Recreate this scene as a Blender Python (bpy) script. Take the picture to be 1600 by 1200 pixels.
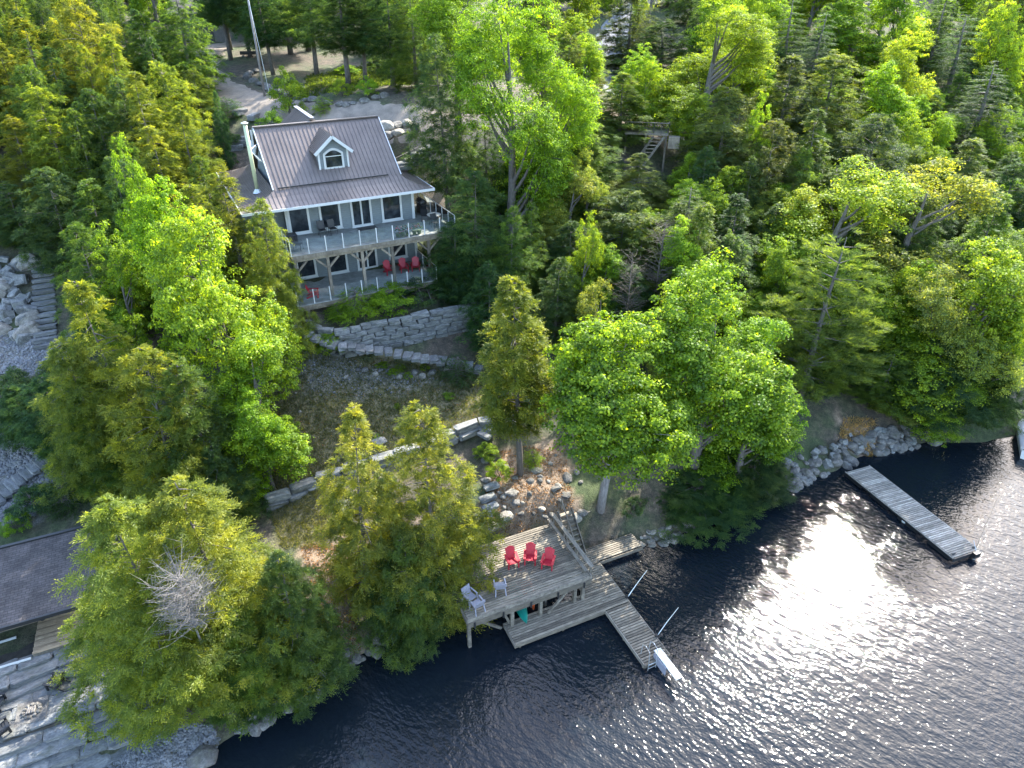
import bpy, bmesh, math, random
import numpy as np
from mathutils import Vector, Matrix, noise

for o in list(bpy.data.objects):
    bpy.data.objects.remove(o)
R = math.radians
S = bpy.context.scene
C = S.collection

# ------------------------------------------------------------------ camera, sky, sun, exposure
CAM_H, CAM_PITCH, CAM_F = 30.0, R(31.2), 1080.0      # focal length in pixels of a 1600 px wide frame
cd = bpy.data.cameras.new('camera')
cam = bpy.data.objects.new('camera', cd)
C.objects.link(cam)
cam.location = (0, 0, CAM_H)
cam.rotation_euler = (R(90) - CAM_PITCH, 0, 0)
cd.sensor_fit = 'HORIZONTAL'
cd.sensor_width = 36.0
cd.lens = 36.0 * CAM_F / 1600.0
cd.clip_end = 3000
cd.clip_start = 0.5
S.camera = cam

SUN_AZ, SUN_EL = R(31.2), R(38.0)                    # azimuth clockwise from +Y (the view direction)
w = bpy.data.worlds.new('World')
S.world = w
w.use_nodes = True
wn = w.node_tree
sky = wn.nodes.new('ShaderNodeTexSky')
sky.sky_type = 'NISHITA'
sky.sun_disc = False
sky.sun_elevation = SUN_EL
sky.sun_rotation = SUN_AZ
sky.air_density = 1.0
sky.dust_density = 1.6
sky.ozone_density = 0.8
wn.links.new(sky.outputs[0], wn.nodes['Background'].inputs[0])
wn.nodes['Background'].inputs[1].default_value = 0.15
sd = bpy.data.lights.new('sun', 'SUN')
sd.energy = 3.1
sd.angle = R(0.53)
sd.color = (1.0, 0.94, 0.82)
sun = bpy.data.objects.new('sun', sd)
C.objects.link(sun)
to_sun = Vector((math.sin(SUN_AZ) * math.cos(SUN_EL), math.cos(SUN_AZ) * math.cos(SUN_EL), math.sin(SUN_EL)))
sun.rotation_euler = (-to_sun).to_track_quat('-Z', 'Y').to_euler()
sun.location = (40, 60, 80)
S.view_settings.view_transform = 'Standard'
S.view_settings.look = 'None'
S.view_settings.exposure = 2.65
S.view_settings.gamma = 1.0
S.view_settings.use_curve_mapping = False
cy = S.cycles
cy.max_bounces = 7
cy.diffuse_bounces = 4
cy.glossy_bounces = 2
cy.transmission_bounces = 5
cy.transparent_max_bounces = 8
cy.sample_clamp_indirect = 4.0
cy.caustics_reflective = False
cy.caustics_refractive = False
cy.use_denoising = True

# ------------------------------------------------------------------ helpers
def ray(x, y):
    a, b = (x - 800) / CAM_F, (y - 600) / CAM_F
    return Vector((a, math.cos(CAM_PITCH) - b * math.sin(CAM_PITCH), -math.sin(CAM_PITCH) - b * math.cos(CAM_PITCH)))

def at(x, y, z):
    d = ray(x, y)
    return Vector((0, 0, CAM_H)) + d * ((z - CAM_H) / d.z)

def atY(x, y, Y):
    d = ray(x, y)
    return Vector((0, 0, CAM_H)) + d * (Y / d.y)

def ppm(P):                                          # pixels per metre at a point
    return CAM_F / (P[1] * math.cos(CAM_PITCH) - (P[2] - CAM_H) * math.sin(CAM_PITCH))

def tag(o, label=None, cat=None, group=None, kind=None):
    if label: o['label'] = label
    if cat: o['category'] = cat
    if group: o['group'] = group
    if kind: o['kind'] = kind
    return o

def empty(name, loc=(0, 0, 0), rz=0.0, label=None, cat=None, group=None):
    o = bpy.data.objects.new(name, None)
    C.objects.link(o)
    o.location = loc
    o.rotation_euler = (0, 0, rz)
    o.empty_display_size = 0.3
    return tag(o, label, cat, group)

def link(name, me, parent=None, loc=None, rot=None, scale=None):
    o = bpy.data.objects.new(name, me)
    C.objects.link(o)
    if parent: o.parent = parent
    if loc is not None: o.location = loc
    if rot is not None: o.rotation_euler = rot
    if scale is not None: o.scale = scale
    return o

def copy_tree(o, parent=None):
    c = o.copy()
    C.objects.link(c)
    if parent: c.parent = parent
    for ch in list(o.children):
        copy_tree(ch, c)
    return c

class MB:
    """collects shapes into one mesh"""
    def __init__(s):
        s.v, s.f = [], []
    def add(s, vs, fs):
        n = len(s.v)
        s.v += [tuple(p) for p in vs]
        s.f += [tuple(i + n for i in f) for f in fs]
        return s
    def box(s, x0, x1, y0, y1, z0, z1, M=None):
        vs = [Vector(p) for p in ((x0, y0, z0), (x1, y0, z0), (x1, y1, z0), (x0, y1, z0), (x0, y0, z1), (x1, y0, z1), (x1, y1, z1), (x0, y1, z1))]
        if M: vs = [M @ p for p in vs]
        return s.add(vs, ((3, 2, 1, 0), (4, 5, 6, 7), (0, 1, 5, 4), (1, 2, 6, 5), (2, 3, 7, 6), (3, 0, 4, 7)))
    def cbox(s, x0, x1, y0, y1, z0, z1, b=0.02, M=None):
        """box with a chamfered top"""
        vs = [Vector(p) for p in ((x0, y0, z0), (x1, y0, z0), (x1, y1, z0), (x0, y1, z0), (x0, y0, z1 - b), (x1, y0, z1 - b), (x1, y1, z1 - b), (x0, y1, z1 - b),
              (x0 + b, y0 + b, z1), (x1 - b, y0 + b, z1), (x1 - b, y1 - b, z1), (x0 + b, y1 - b, z1))]
        if M: vs = [M @ p for p in vs]
        return s.add(vs, ((3, 2, 1, 0), (8, 9, 10, 11), (0, 1, 5, 4), (1, 2, 6, 5), (2, 3, 7, 6), (3, 0, 4, 7), (4, 5, 9, 8), (5, 6, 10, 9), (6, 7, 11, 10), (7, 4, 8, 11)))
    def beam(s, a, b, w, h, up=(0, 0, 1)):
        a, b = Vector(a), Vector(b)
        d = (b - a)
        L = d.length
        d.normalize()
        side = d.cross(Vector(up))
        if side.length < 1e-4: side = d.cross(Vector((1, 0, 0)))
        side.normalize()
        u = side.cross(d)
        M = Matrix((( d.x, side.x, u.x, a.x), (d.y, side.y, u.y, a.y), (d.z, side.z, u.z, a.z), (0, 0, 0, 1)))
        return s.box(0, L, -w / 2, w / 2, -h / 2, h / 2, M)
    def tube(s, pts, rad, n=8, cap=True):
        pts = [Vector(p) for p in pts]
        if not hasattr(rad, '__len__'): rad = [rad] * len(pts)
        vs, fs = [], []
        ref = Vector((0.13, 0.97, 0.21))
        for i, p in enumerate(pts):
            d = (pts[min(i + 1, len(pts) - 1)] - pts[max(i - 1, 0)]).normalized()
            a = d.cross(ref)
            if a.length < 0.05: a = d.cross(Vector((1, 0, 0)))
            a.normalize()
            b = d.cross(a)
            for k in range(n):
                t = 2 * math.pi * k / n
                vs.append(p + (a * math.cos(t) + b * math.sin(t)) * rad[i])
        for i in range(len(pts) - 1):
            for k in range(n):
                k2 = (k + 1) % n
                fs.append((i * n + k, i * n + k2, (i + 1) * n + k2, (i + 1) * n + k))
        if cap:
            fs.append(tuple(range(n))[::-1])
            fs.append(tuple((len(pts) - 1) * n + k for k in range(n)))
        return s.add(vs, fs)
    def slab(s, pts, th):
        """polygon (counter-clockwise from above) thickened downwards"""
        n = len(pts)
        vs = [Vector(p) for p in pts] + [Vector(p) - Vector((0, 0, th)) for p in pts]
        return s.add(vs, [tuple(range(n)), tuple(range(2 * n - 1, n - 1, -1))] + [(n + i, n + (i + 1) % n, (i + 1) % n, i) for i in range(n)])
    def mesh(s, name, mat, smooth=False):
        me = bpy.data.meshes.new(name)
        me.from_pydata(s.v, [], s.f)
        if mat: me.materials.append(mat)
        if smooth: me.polygons.foreach_set('use_smooth', [True] * len(me.polygons))
        me.update()
        return me
    def build(s, name, mat, parent=None, smooth=False, loc=None, rot=None):
        return link(name, s.mesh(name, mat, smooth), parent, loc, rot)

# ------------------------------------------------------------------ materials
class NT:
    def __init__(s, name):
        s.m = bpy.data.materials.new(name)
        s.m.use_nodes = True
        s.t = s.m.node_tree
        s.b = s.t.nodes['Principled BSDF']
    def n(s, typ, **kw):
        nd = s.t.nodes.new('ShaderNode' + typ)
        for k, v in kw.items():
            if k in nd.inputs.keys() if isinstance(k, str) else False: nd.inputs[k].default_value = v
            else: setattr(nd, k, v)
        return nd
    def l(s, a, b): s.t.links.new(a, b)
    def tex(s, kind='Object', scale=(1, 1, 1), rnd=False):
        tc = s.n('TexCoord')
        mp = s.n('Mapping')
        mp.inputs['Scale'].default_value = scale
        s.l(tc.outputs[kind], mp.inputs[0])
        if rnd:
            oi = s.n('ObjectInfo')
            ml = s.n('Math', operation='MULTIPLY')
            ml.inputs[1].default_value = 37.0
            s.l(oi.outputs['Random'], ml.inputs[0])
            s.l(ml.outputs[0], mp.inputs['Location'])
        return mp.outputs[0]
    def noise(s, vec, scale, detail=4, rough=0.6):
        nd = s.n('TexNoise')
        nd.inputs['Scale'].default_value = scale
        nd.inputs['Detail'].default_value = detail
        nd.inputs['Roughness'].default_value = rough
        if vec: s.l(vec, nd.inputs['Vector'])
        return nd.outputs['Fac']
    def ramp(s, fac, stops):
        nd = s.n('ValToRGB')
        e = nd.color_ramp.elements
        while len(e) < len(stops): e.new(0.5)
        for i, (p, c) in enumerate(stops):
            e[i].position = p
            e[i].color = (c[0], c[1], c[2], 1) if hasattr(c, '__len__') else (c, c, c, 1)
        s.l(fac, nd.inputs[0])
        return nd.outputs[0]
    def mix(s, fac, a, b, mode='MIX'):
        nd = s.n('MixRGB', blend_type=mode)
        for i, v in ((0, fac), (1, a), (2, b)):
            if hasattr(v, 'is_linked') or hasattr(v, 'links'): s.l(v, nd.inputs[i])
            elif hasattr(v, '__len__'): nd.inputs[i].default_value = (v[0], v[1], v[2], 1)
            else: nd.inputs[i].default_value = v if i == 0 else (v, v, v, 1)
        return nd.outputs[0]
    def bump(s, h, strength=0.4, dist=0.05):
        nd = s.n('Bump')
        nd.inputs['Strength'].default_value = strength
        nd.inputs['Distance'].default_value = dist
        s.l(h, nd.inputs['Height'])
        s.l(nd.outputs[0], s.b.inputs['Normal'])
    def col(s, v):
        if hasattr(v, '__len__') and not hasattr(v, 'links'): s.b.inputs['Base Color'].default_value = (v[0], v[1], v[2], 1)
        else: s.l(v, s.b.inputs['Base Color'])
    def rough(s, v): s.b.inputs['Roughness'].default_value = v

def plain(name, c, rough=0.6, metal=0.0, var=0.25, scale=3.0):
    t = NT(name)
    v = t.tex('Object', rnd=True)
    f = t.noise(v, scale, 5)
    oi = t.n('ObjectInfo')
    t.col(t.mix(1.0, t.ramp(f, [(0.25, [k * (1 - var) for k in c]), (0.75, [min(1, k * (1 + var)) for k in c])]), t.ramp(oi.outputs['Random'], [(0, 0.86), (1, 1.1)]), 'MULTIPLY'))
    t.rough(rough)
    t.b.inputs['Metallic'].default_value = metal
    return t.m

def wood(name, c1, c2, c3, grain=(1.2, 14, 14), rough=0.8):
    t = NT(name)
    v = t.tex('Object', grain, rnd=True)
    f = t.noise(v, 2.2, 6, 0.65)
    oi = t.n('ObjectInfo')
    base = t.ramp(f, [(0.3, c1), (0.55, c2), (0.75, c3)])
    k = t.ramp(oi.outputs['Random'], [(0, 0.55), (1, 1.25)])
    base = t.mix(1.0, base, k, 'MULTIPLY')
    blot = t.ramp(t.noise(t.tex('Object', rnd=True), 1.7, 4), [(0.35, 0.7), (0.65, 1.1)])
    t.col(t.mix(1.0, base, blot, 'MULTIPLY'))
    t.rough(rough)
    t.bump(f, 0.25, 0.01)
    return t.m

def stone(name, c1, c2, c3, scale=2.5, bump=0.6):
    t = NT(name)
    v = t.tex('Object', rnd=True)
    f = t.noise(v, scale, 8, 0.7)
    f2 = t.noise(v, scale * 5, 5, 0.7)
    base = t.ramp(f, [(0.3, c1), (0.5, c2), (0.7, c3)])
    oi = t.n('ObjectInfo')
    k = t.ramp(oi.outputs['Random'], [(0, 0.75), (1, 1.2)])
    base = t.mix(1.0, base, k, 'MULTIPLY')
    base = t.mix(1.0, base, t.ramp(f2, [(0.3, 0.6), (0.6, 1.1)]), 'MULTIPLY')
    st = t.noise(t.tex('Object', rnd=True), scale * .8, 5, 0.7)
    base = t.mix(t.ramp(st, [(0.5, 0.0), (0.68, 0.55)]), base, (0.075, 0.08, 0.045))
    t.col(base)
    t.rough(0.9)
    t.bump(f2, bump, 0.06)
    return t.m

M = {}
M['plank'] = wood('weathered_plank', (0.12, 0.10, 0.075), (0.25, 0.215, 0.165), (0.37, 0.32, 0.245))
M['plank_x'] = wood('weathered_plank_across', (0.125, 0.11, 0.085), (0.26, 0.23, 0.19), (0.39, 0.35, 0.29), grain=(14, 1.2, 14))
M['pale_plank'] = wood('sun_toned_plank', (0.2, 0.19, 0.165), (0.36, 0.34, 0.3), (0.5, 0.48, 0.43), grain=(14, 1.2, 14))  # lighter copy of the plank; sunlight on the right dock put into its colour
M['beam'] = wood('weathered_beam', (0.10, 0.088, 0.07), (0.19, 0.168, 0.135), (0.28, 0.25, 0.205), grain=(3, 3, 3))
M['timber'] = wood('house_timber', (0.16, 0.13, 0.10), (0.26, 0.22, 0.17), (0.33, 0.28, 0.23), grain=(3, 3, 1))
M['new_plank'] = wood('fresh_plank', (0.3, 0.22, 0.14), (0.42, 0.32, 0.21), (0.52, 0.42, 0.3))
M['deckboard'] = wood('grey_deck_board', (0.17, 0.18, 0.17), (0.26, 0.275, 0.26), (0.36, 0.375, 0.36))
M['stone'] = stone('armour_stone', (0.10, 0.105, 0.105), (0.205, 0.21, 0.205), (0.34, 0.335, 0.315))
M['slab'] = stone('flat_stone', (0.085, 0.09, 0.093), (0.165, 0.17, 0.172), (0.27, 0.27, 0.26), 2.0, 0.35)
M['rock'] = stone('boulder_rock', (0.065, 0.064, 0.062), (0.145, 0.138, 0.13), (0.28, 0.265, 0.24), 1.6)
M['pale_rock'] = stone('pale_rock', (0.16, 0.145, 0.12), (0.27, 0.25, 0.215), (0.4, 0.37, 0.33), 1.6)
M['pebble'] = stone('pebble', (0.08, 0.085, 0.095), (0.17, 0.175, 0.19), (0.3, 0.3, 0.3), 3.0)
M['white'] = plain('white_paint', (0.58, 0.59, 0.58), 0.5, 0, 0.08)
M['metal'] = plain('pale_metal', (0.6, 0.62, 0.63), 0.35, 0.6, 0.08)
M['dark_metal'] = plain('dark_metal', (0.03, 0.032, 0.035), 0.45, 0.3, 0.2)
M['black'] = plain('black_plastic', (0.015, 0.016, 0.018), 0.45, 0, 0.2)
M['red'] = plain('red_plastic', (0.42, 0.012, 0.03), 0.42, 0, 0.14, 6)
M['greyplastic'] = plain('grey_plastic', (0.28, 0.28, 0.33), 0.5, 0, 0.1)
M['green'] = plain('green_hull', (0.01, 0.25, 0.19), 0.35, 0, 0.1)
M['orange'] = plain('orange_hull', (0.6, 0.1, 0.02), 0.35, 0, 0.1)
M['teal'] = plain('teal_plastic', (0.02, 0.13, 0.12), 0.5, 0, 0.1)
M['canvas'] = plain('blue_grey_canvas', (0.42, 0.48, 0.56), 0.7, 0, 0.08)
M['flower'] = plain('red_flower', (0.5, 0.03, 0.05), 0.6, 0, 0.3, 20)
M['terracotta'] = plain('flower_pot', (0.06, 0.09, 0.06), 0.6, 0, 0.2)
M['galv'] = plain('chimney_pipe', (0.46, 0.48, 0.3), 0.45, 0.2, 0.12)
M['soil'] = plain('dark_soil', (0.05, 0.045, 0.038), 0.95, 0, 0.4, 4)
M['cabin'] = plain('cabin_wall', (0.13, 0.125, 0.12), 0.85, 0, 0.2)

def siding():
    t = NT('grey_siding')
    tc = t.n('TexCoord')
    sp = t.n('SeparateXYZ')
    t.l(tc.outputs['Object'], sp.inputs[0])
    ml = t.n('Math', operation='MULTIPLY'); ml.inputs[1].default_value = 1 / 0.15
    t.l(sp.outputs[2], ml.inputs[0])
    fr = t.n('Math', operation='FRACT')
    t.l(ml.outputs[0], fr.inputs[0])
    f = t.noise(t.tex('Object', (1, 1, 6)), 3, 5)
    c = t.ramp(f, [(0.3, (0.15, 0.175, 0.185)), (0.7, (0.21, 0.24, 0.25))])
    seam = t.ramp(fr.outputs[0], [(0.0, 0.55), (0.1, 1.0)])
    t.col(t.mix(1.0, c, seam, 'MULTIPLY'))
    t.rough(0.7)
    t.bump(fr.outputs[0], 0.5, 0.02)
    return t.m
M['siding'] = siding()

def roofmat():
    t = NT('brown_metal_roof')
    v = t.tex('Object')
    f = t.noise(v, 0.8, 6)
    t.col(t.ramp(f, [(0.3, (0.125, 0.102, 0.092)), (0.7, (0.178, 0.147, 0.132))]))
    t.rough(0.38)
    t.b.inputs['Metallic'].default_value = 0.15
    return t.m
M['roof'] = roofmat()

def shingle():
    t = NT('asphalt_shingle')
    f = t.noise(t.tex('Object'), 40, 3, 0.7)
    g = t.noise(t.tex('Object'), 1.2, 5)
    bk = t.n('TexBrick')
    t.l(t.tex('Object'), bk.inputs['Vector'])
    for k_, v_ in (('Scale', 1.0), ('Mortar Size', 0.012), ('Brick Width', 0.33), ('Row Height', 0.15)): bk.inputs[k_].default_value = v_
    bk.inputs['Color1'].default_value = (1.15, 1.12, 1.1, 1); bk.inputs['Color2'].default_value = (0.75, 0.75, 0.78, 1); bk.inputs['Mortar'].default_value = (0.4, 0.4, 0.4, 1)
    c = t.mix(1.0, t.ramp(f, [(0.3, (0.045, 0.041, 0.042)), (0.7, (0.12, 0.108, 0.106))]), bk.outputs['Color'], 'MULTIPLY')
    t.col(t.mix(1.0, c, t.ramp(g, [(0.3, 0.55), (0.7, 1.3)]), 'MULTIPLY'))
    t.rough(0.95)
    t.bump(f, 0.5, 0.02)
    return t.m
M['shingle'] = shingle()

def glassmat(name, tint, haze):
    t = NT(name)
    out = t.t.nodes['Material Output']
    tr = t.n('BsdfTransparent'); tr.inputs[0].default_value = (*tint, 1)
    gl = t.n('BsdfGlossy'); gl.inputs['Roughness'].default_value = 0.02
    df = t.n('BsdfDiffuse'); df.inputs[0].default_value = (0.7, 0.8, 0.82, 1)
    m0 = t.n('MixShader'); m0.inputs[0].default_value = haze  # pale diffuse share paints the whitish sheen of the panes
    t.l(tr.outputs[0], m0.inputs[1]); t.l(df.outputs[0], m0.inputs[2])
    fr = t.n('Fresnel'); fr.inputs[0].default_value = 1.5
    m1 = t.n('MixShader')
    t.l(fr.outputs[0], m1.inputs[0]); t.l(m0.outputs[0], m1.inputs[1]); t.l(gl.outputs[0], m1.inputs[2])
    t.l(m1.outputs[0], out.inputs[0])
    return t.m
M['glass'] = glassmat('railing_glass', (0.93, 0.97, 0.97), 0.02)

def panemat():
    t = NT('window_glass')
    f = t.noise(t.tex('Object', rnd=True), 1.5, 3)
    t.col(t.ramp(f, [(0.4, (0.012, 0.016, 0.02)), (0.7, (0.05, 0.06, 0.07))]))
    t.rough(0.04)
    return t.m
M['pane'] = panemat()

def leafmat():
    t = NT('foliage')
    out = t.t.nodes['Material Output']
    oi = t.n('ObjectInfo')
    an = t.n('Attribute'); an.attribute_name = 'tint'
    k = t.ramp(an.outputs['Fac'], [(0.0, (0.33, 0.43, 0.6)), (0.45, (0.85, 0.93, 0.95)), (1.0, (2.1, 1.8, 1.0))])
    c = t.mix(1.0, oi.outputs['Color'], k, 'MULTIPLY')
    df = t.n('BsdfDiffuse'); t.l(c, df.inputs[0])
    ct = t.mix(1.0, c, (1.6, 1.5, 0.5), 'MULTIPLY')
    tl = t.n('BsdfTranslucent'); t.l(ct, tl.inputs[0])
    m0 = t.n('MixShader'); m0.inputs[0].default_value = 0.55
    t.l(df.outputs[0], m0.inputs[1]); t.l(tl.outputs[0], m0.inputs[2])
    gl = t.n('BsdfGlossy'); gl.inputs['Roughness'].default_value = 0.45
    gl.inputs[0].default_value = (0.9, 0.95, 1, 1)
    m1 = t.n('MixShader'); m1.inputs[0].default_value = 0.012
    t.l(m0.outputs[0], m1.inputs[1]); t.l(gl.outputs[0], m1.inputs[2])
    t.l(m1.outputs[0], out.inputs[0])
    return t.m
M['leaf'] = leafmat()

def bark(name, c1, c2):
    t = NT(name)
    f = t.noise(t.tex('Object', (6, 6, 1.2), rnd=True), 3, 7, 0.7)
    t.col(t.ramp(f, [(0.3, c1), (0.7, c2)]))
    t.rough(0.95)
    t.bump(f, 0.7, 0.04)
    return t.m
M['bark'] = bark('grey_bark', (0.06, 0.052, 0.045), (0.19, 0.17, 0.155))
M['pale_bark'] = bark('pale_bark', (0.13, 0.12, 0.115), (0.33, 0.31, 0.3))
M['dead'] = bark('dead_wood', (0.12, 0.11, 0.10), (0.3, 0.28, 0.265))
M['twig'] = bark('brown_twig', (0.07, 0.058, 0.045), (0.16, 0.135, 0.11))

def groundmat():
    t = NT('forest_floor')
    v = t.tex('Object')
    a = t.noise(v, 0.16, 6, 0.65)
    b = t.noise(v, 2.2, 7, 0.7)
    c = t.noise(v, 11.0, 4, 0.7)
    litter = t.ramp(b, [(0.28, (0.035, 0.032, 0.026)), (0.5, (0.085, 0.07, 0.052)), (0.72, (0.19, 0.145, 0.105))])
    moss = t.ramp(b, [(0.3, (0.03, 0.045, 0.02)), (0.7, (0.085, 0.11, 0.045))])
    base = t.mix(t.ramp(a, [(0.42, 0.0), (0.58, 1.0)]), litter, moss)
    an = t.n('Attribute'); an.attribute_name = 'zone'
    sep = t.n('SeparateColor'); t.l(an.outputs['Color'], sep.inputs[0])
    lawn = t.ramp(b, [(0.3, (0.06, 0.058, 0.03)), (0.5, (0.13, 0.12, 0.062)), (0.72, (0.23, 0.19, 0.12))])
    base = t.mix(sep.outputs[0], base, lawn)
    tan = t.ramp(b, [(0.3, (0.16, 0.11, 0.075)), (0.7, (0.38, 0.28, 0.2))])
    base = t.mix(sep.outputs[1], base, tan)
    grav = t.ramp(c, [(0.3, (0.09, 0.09, 0.09)), (0.7, (0.25, 0.24, 0.23))])
    base = t.mix(sep.outputs[2], base, grav)
    t.col(t.mix(1.0, base, t.ramp(c, [(0.3, 0.6), (0.65, 1.25)]), 'MULTIPLY'))
    t.rough(1.0)
    hh = t.mix(0.5, b, c)
    t.bump(hh, 0.9, 0.12)
    return t.m
M['ground'] = groundmat()

def gravelmat(name, c1, c2):
    t = NT(name)
    v = t.tex('Object')
    b = t.noise(v, 0.9, 6, 0.65)
    c = t.noise(v, 14, 4, 0.8)
    base = t.ramp(b, [(0.3, c1), (0.7, c2)])
    t.col(t.mix(1.0, base, t.ramp(c, [(0.3, 0.75), (0.7, 1.2)]), 'MULTIPLY'))
    t.rough(1.0)
    t.bump(c, 0.6, 0.03)
    return t.m
M['driveway'] = gravelmat('driveway_gravel', (0.17, 0.145, 0.12), (0.33, 0.275, 0.225))
M['road'] = gravelmat('grey_road', (0.16, 0.17, 0.19), (0.25, 0.26, 0.29))

def watermat():
    t = NT('lake_water')
    t.col((0.006, 0.010, 0.015))
    t.b.inputs['IOR'].default_value = 1.333
    t.rough(0.06)
    v = t.tex('Object', (1, 1, 1))
    def turned(deg, sc):
        m1 = t.n('Mapping'); m1.inputs['Rotation'].default_value = (0, 0, R(deg)); t.l(v, m1.inputs[0])
        m2 = t.n('Mapping'); m2.inputs['Scale'].default_value = (*sc, 1); t.l(m1.outputs[0], m2.inputs[0])
        return m2.outputs[0]
    a = t.noise(turned(48, (.5, 1)), 2.1, 1, 0.5)
    b = t.noise(turned(36, (.6, 1)), 5.4, 1.5, 0.5)
    d = t.noise(turned(70, (.8, 1)), 11.0, 2, 0.5)
    s1 = t.mix(0.42, a, b)
    s2 = t.mix(0.14, s1, d)
    gs = t.ramp(t.noise(turned(35, (.35, 1)), 0.22, 4, 0.6), [(0.3, 0.6), (0.7, 1.0)])
    t.bump(t.mix(1.0, s2, gs, 'MULTIPLY'), 1.0, 0.1)
    return t.m
M['water'] = watermat()
# ------------------------------------------------------------------ terrain
SHORE = [(-200, -30), (-60, 4), (-40, 8), (-24, 11.5), (-17, 14.2), (-14, 17.1), (-13.2, 18.3), (-11.4, 19.6), (-9.3, 21.2), (-8.4, 22.4), (-6.2, 24.0), (-3.5, 26.0), (-1.6, 28.4),
         (2.3, 30.2), (6.0, 30.6), (8.6, 30.9), (10.4, 31.6), (13.1, 33.7), (16.1, 35.2), (19.0, 36.4), (22.4, 37.9), (24.5, 39.4), (27.7, 40.3), (30.6, 41.3),
         (34.2, 41.2), (38, 42.2), (48, 45), (70, 50), (120, 62), (300, 100), (900, 180)]
def shore_dist(x, y):
    """signed distance to the shoreline, positive inland (numpy arrays)"""
    x = np.asarray(x, float); y = np.asarray(y, float)
    best = np.full(x.shape, 1e9); sgn = np.ones(x.shape)
    for (ax, ay), (bx, by) in zip(SHORE[:-1], SHORE[1:]):
        dx, dy = bx - ax, by - ay
        t = np.clip(((x - ax) * dx + (y - ay) * dy) / (dx * dx + dy * dy), 0, 1)
        px, py = ax + t * dx, ay + t * dy
        d = np.hypot(x - px, y - py)
        cr = dx * (y - ay) - dy * (x - ax)
        m = d < best - 1e-9
        best = np.where(m, d, best)
        sgn = np.where(m, np.where(cr >= 0, 1.0, -1.0), sgn)
    return best * sgn

HA = R(27.5)                                          # cottage: facade direction
HO = at(647.5, 341, 13.5)                             # front wall, right end, main floor
HU, HB = Vector((math.cos(HA), math.sin(HA), 0)), Vector((-math.sin(HA), math.cos(HA), 0))
def H2W(x, y, z=0.0): return HO + HU * x + HB * y + Vector((0, 0, z))
DA = R(24.5)                                          # dock direction
DO = at(945, 952, 0.45); DO.z = 0
DU, DB = Vector((math.cos(DA), math.sin(DA), 0)), Vector((-math.sin(DA), math.cos(DA), 0))
def D2W(x, y, z=0.0): return DO + DU * x + DB * y + Vector((0, 0, z))

CP = []
def cp(px, py, z): p = at(px, py, z); CP.append((p.x, p.y, z))
def cw(x, y, z): CP.append((x, y, z))
# dock bank
for q in ((957, 795, 1.7), (806, 740, 3.0), (880, 800, 2.3), (800, 790, 2.7), (740, 800, 2.6), (1010, 800, 1.3), (900, 740, 2.4), (850, 680, 3.6), (950, 700, 2.6)): cp(*q)
p = D2W(-1, 5.6); cw(p.x, p.y, 2.5)
p = D2W(-4.5, 5.4); cw(p.x, p.y, 2.5)
p = D2W(-7.2, 5.6); cw(p.x, p.y, 2.4)
p = D2W(-4.5, 3.2); cw(p.x, p.y, 0.8)
p = D2W(3, 5.2); cw(p.x, p.y, 1.0)
# slope below the cottage
for q in ((440, 800, 3.0), (470, 880, 2.4), (520, 960, 1.4), (440, 740, 4.1), (600, 740, 3.8), (615, 690, 4.6), (720, 700, 3.7), (760, 640, 5.0),
          (600, 620, 5.2), (520, 620, 5.6), (440, 640, 5.2), (700, 610, 5.2), (560, 570, 6.3), (480, 570, 7.0), (430, 560, 7.0), (660, 575, 5.9), (740, 585, 5.3),
          (740, 520, 6.9), (660, 535, 6.9), (560, 540, 7.3), (800, 600, 5.0), (840, 560, 5.6), (400, 700, 4.6), (380, 780, 3.2)): cp(*q)
for x, y, z in ((-10, -4.2, -4.3), (-6, -4.6, -4.4), (-2, -4.4, -4.5), (-5, -1, -3.8), (-9.5, 3, -3.0), (-5, 4, -2.0), (0.5, 3, -2.2), (1.5, -3, -4.4), (4, 0, -4.2), (4, 5, -0.8), (8, 0, -4.6),
                (0.8, 8, 0.4), (-5, 9.5, 0.4), (-10, 9.5, 0.2), (-13, 4, -2.0), (-13, 10, 0.5), (-16, 3, -3.0), (-12.5, -3, -4.6), (-9, 11, 1.6)):
    p = H2W(x, y); cw(p.x, p.y, 13.5 + z)
# drive and hill behind
for x, y, z in ((-9, 64, 18.6), (-2, 66, 18.6), (-16, 66, 18.8), (-24, 70, 19.2), (-30, 76, 19.7), (-38, 85, 20.9), (-28, 92, 21.2), (-20, 75, 19.6), (-8, 75, 19.8), (0, 80, 20.0), (6, 66, 17.6),
                (-40, 70, 18.5), (-40, 95, 21.5), (-60, 80, 20), (-60, 110, 24), (-30, 120, 24), (0, 110, 23.5), (30, 110, 23), (60, 110, 22), (90, 110, 21), (-100, 110, 25),
                (12, 95, 19.6), (15, 72, 16.0), (15, 60, 11.5), (14, 50, 7.5), (25, 60, 9.5), (30, 70, 12.5), (40, 80, 14), (26, 50, 5.6), (34, 53, 5.6), (45, 60, 7), (60, 70, 9), (90, 80, 9),
                (20, 44, 3.2), (14, 41, 3.6), (8, 40, 4.6), (8, 46, 6.6), (4, 52, 9.0), (27, 43.4, 1.6), (34, 44, 1.8), (-150, 60, 20), (150, 150, 24), (-150, 160, 30), (0, 160, 28.5), (80, 160, 27)): cw(x, y, z)
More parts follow.
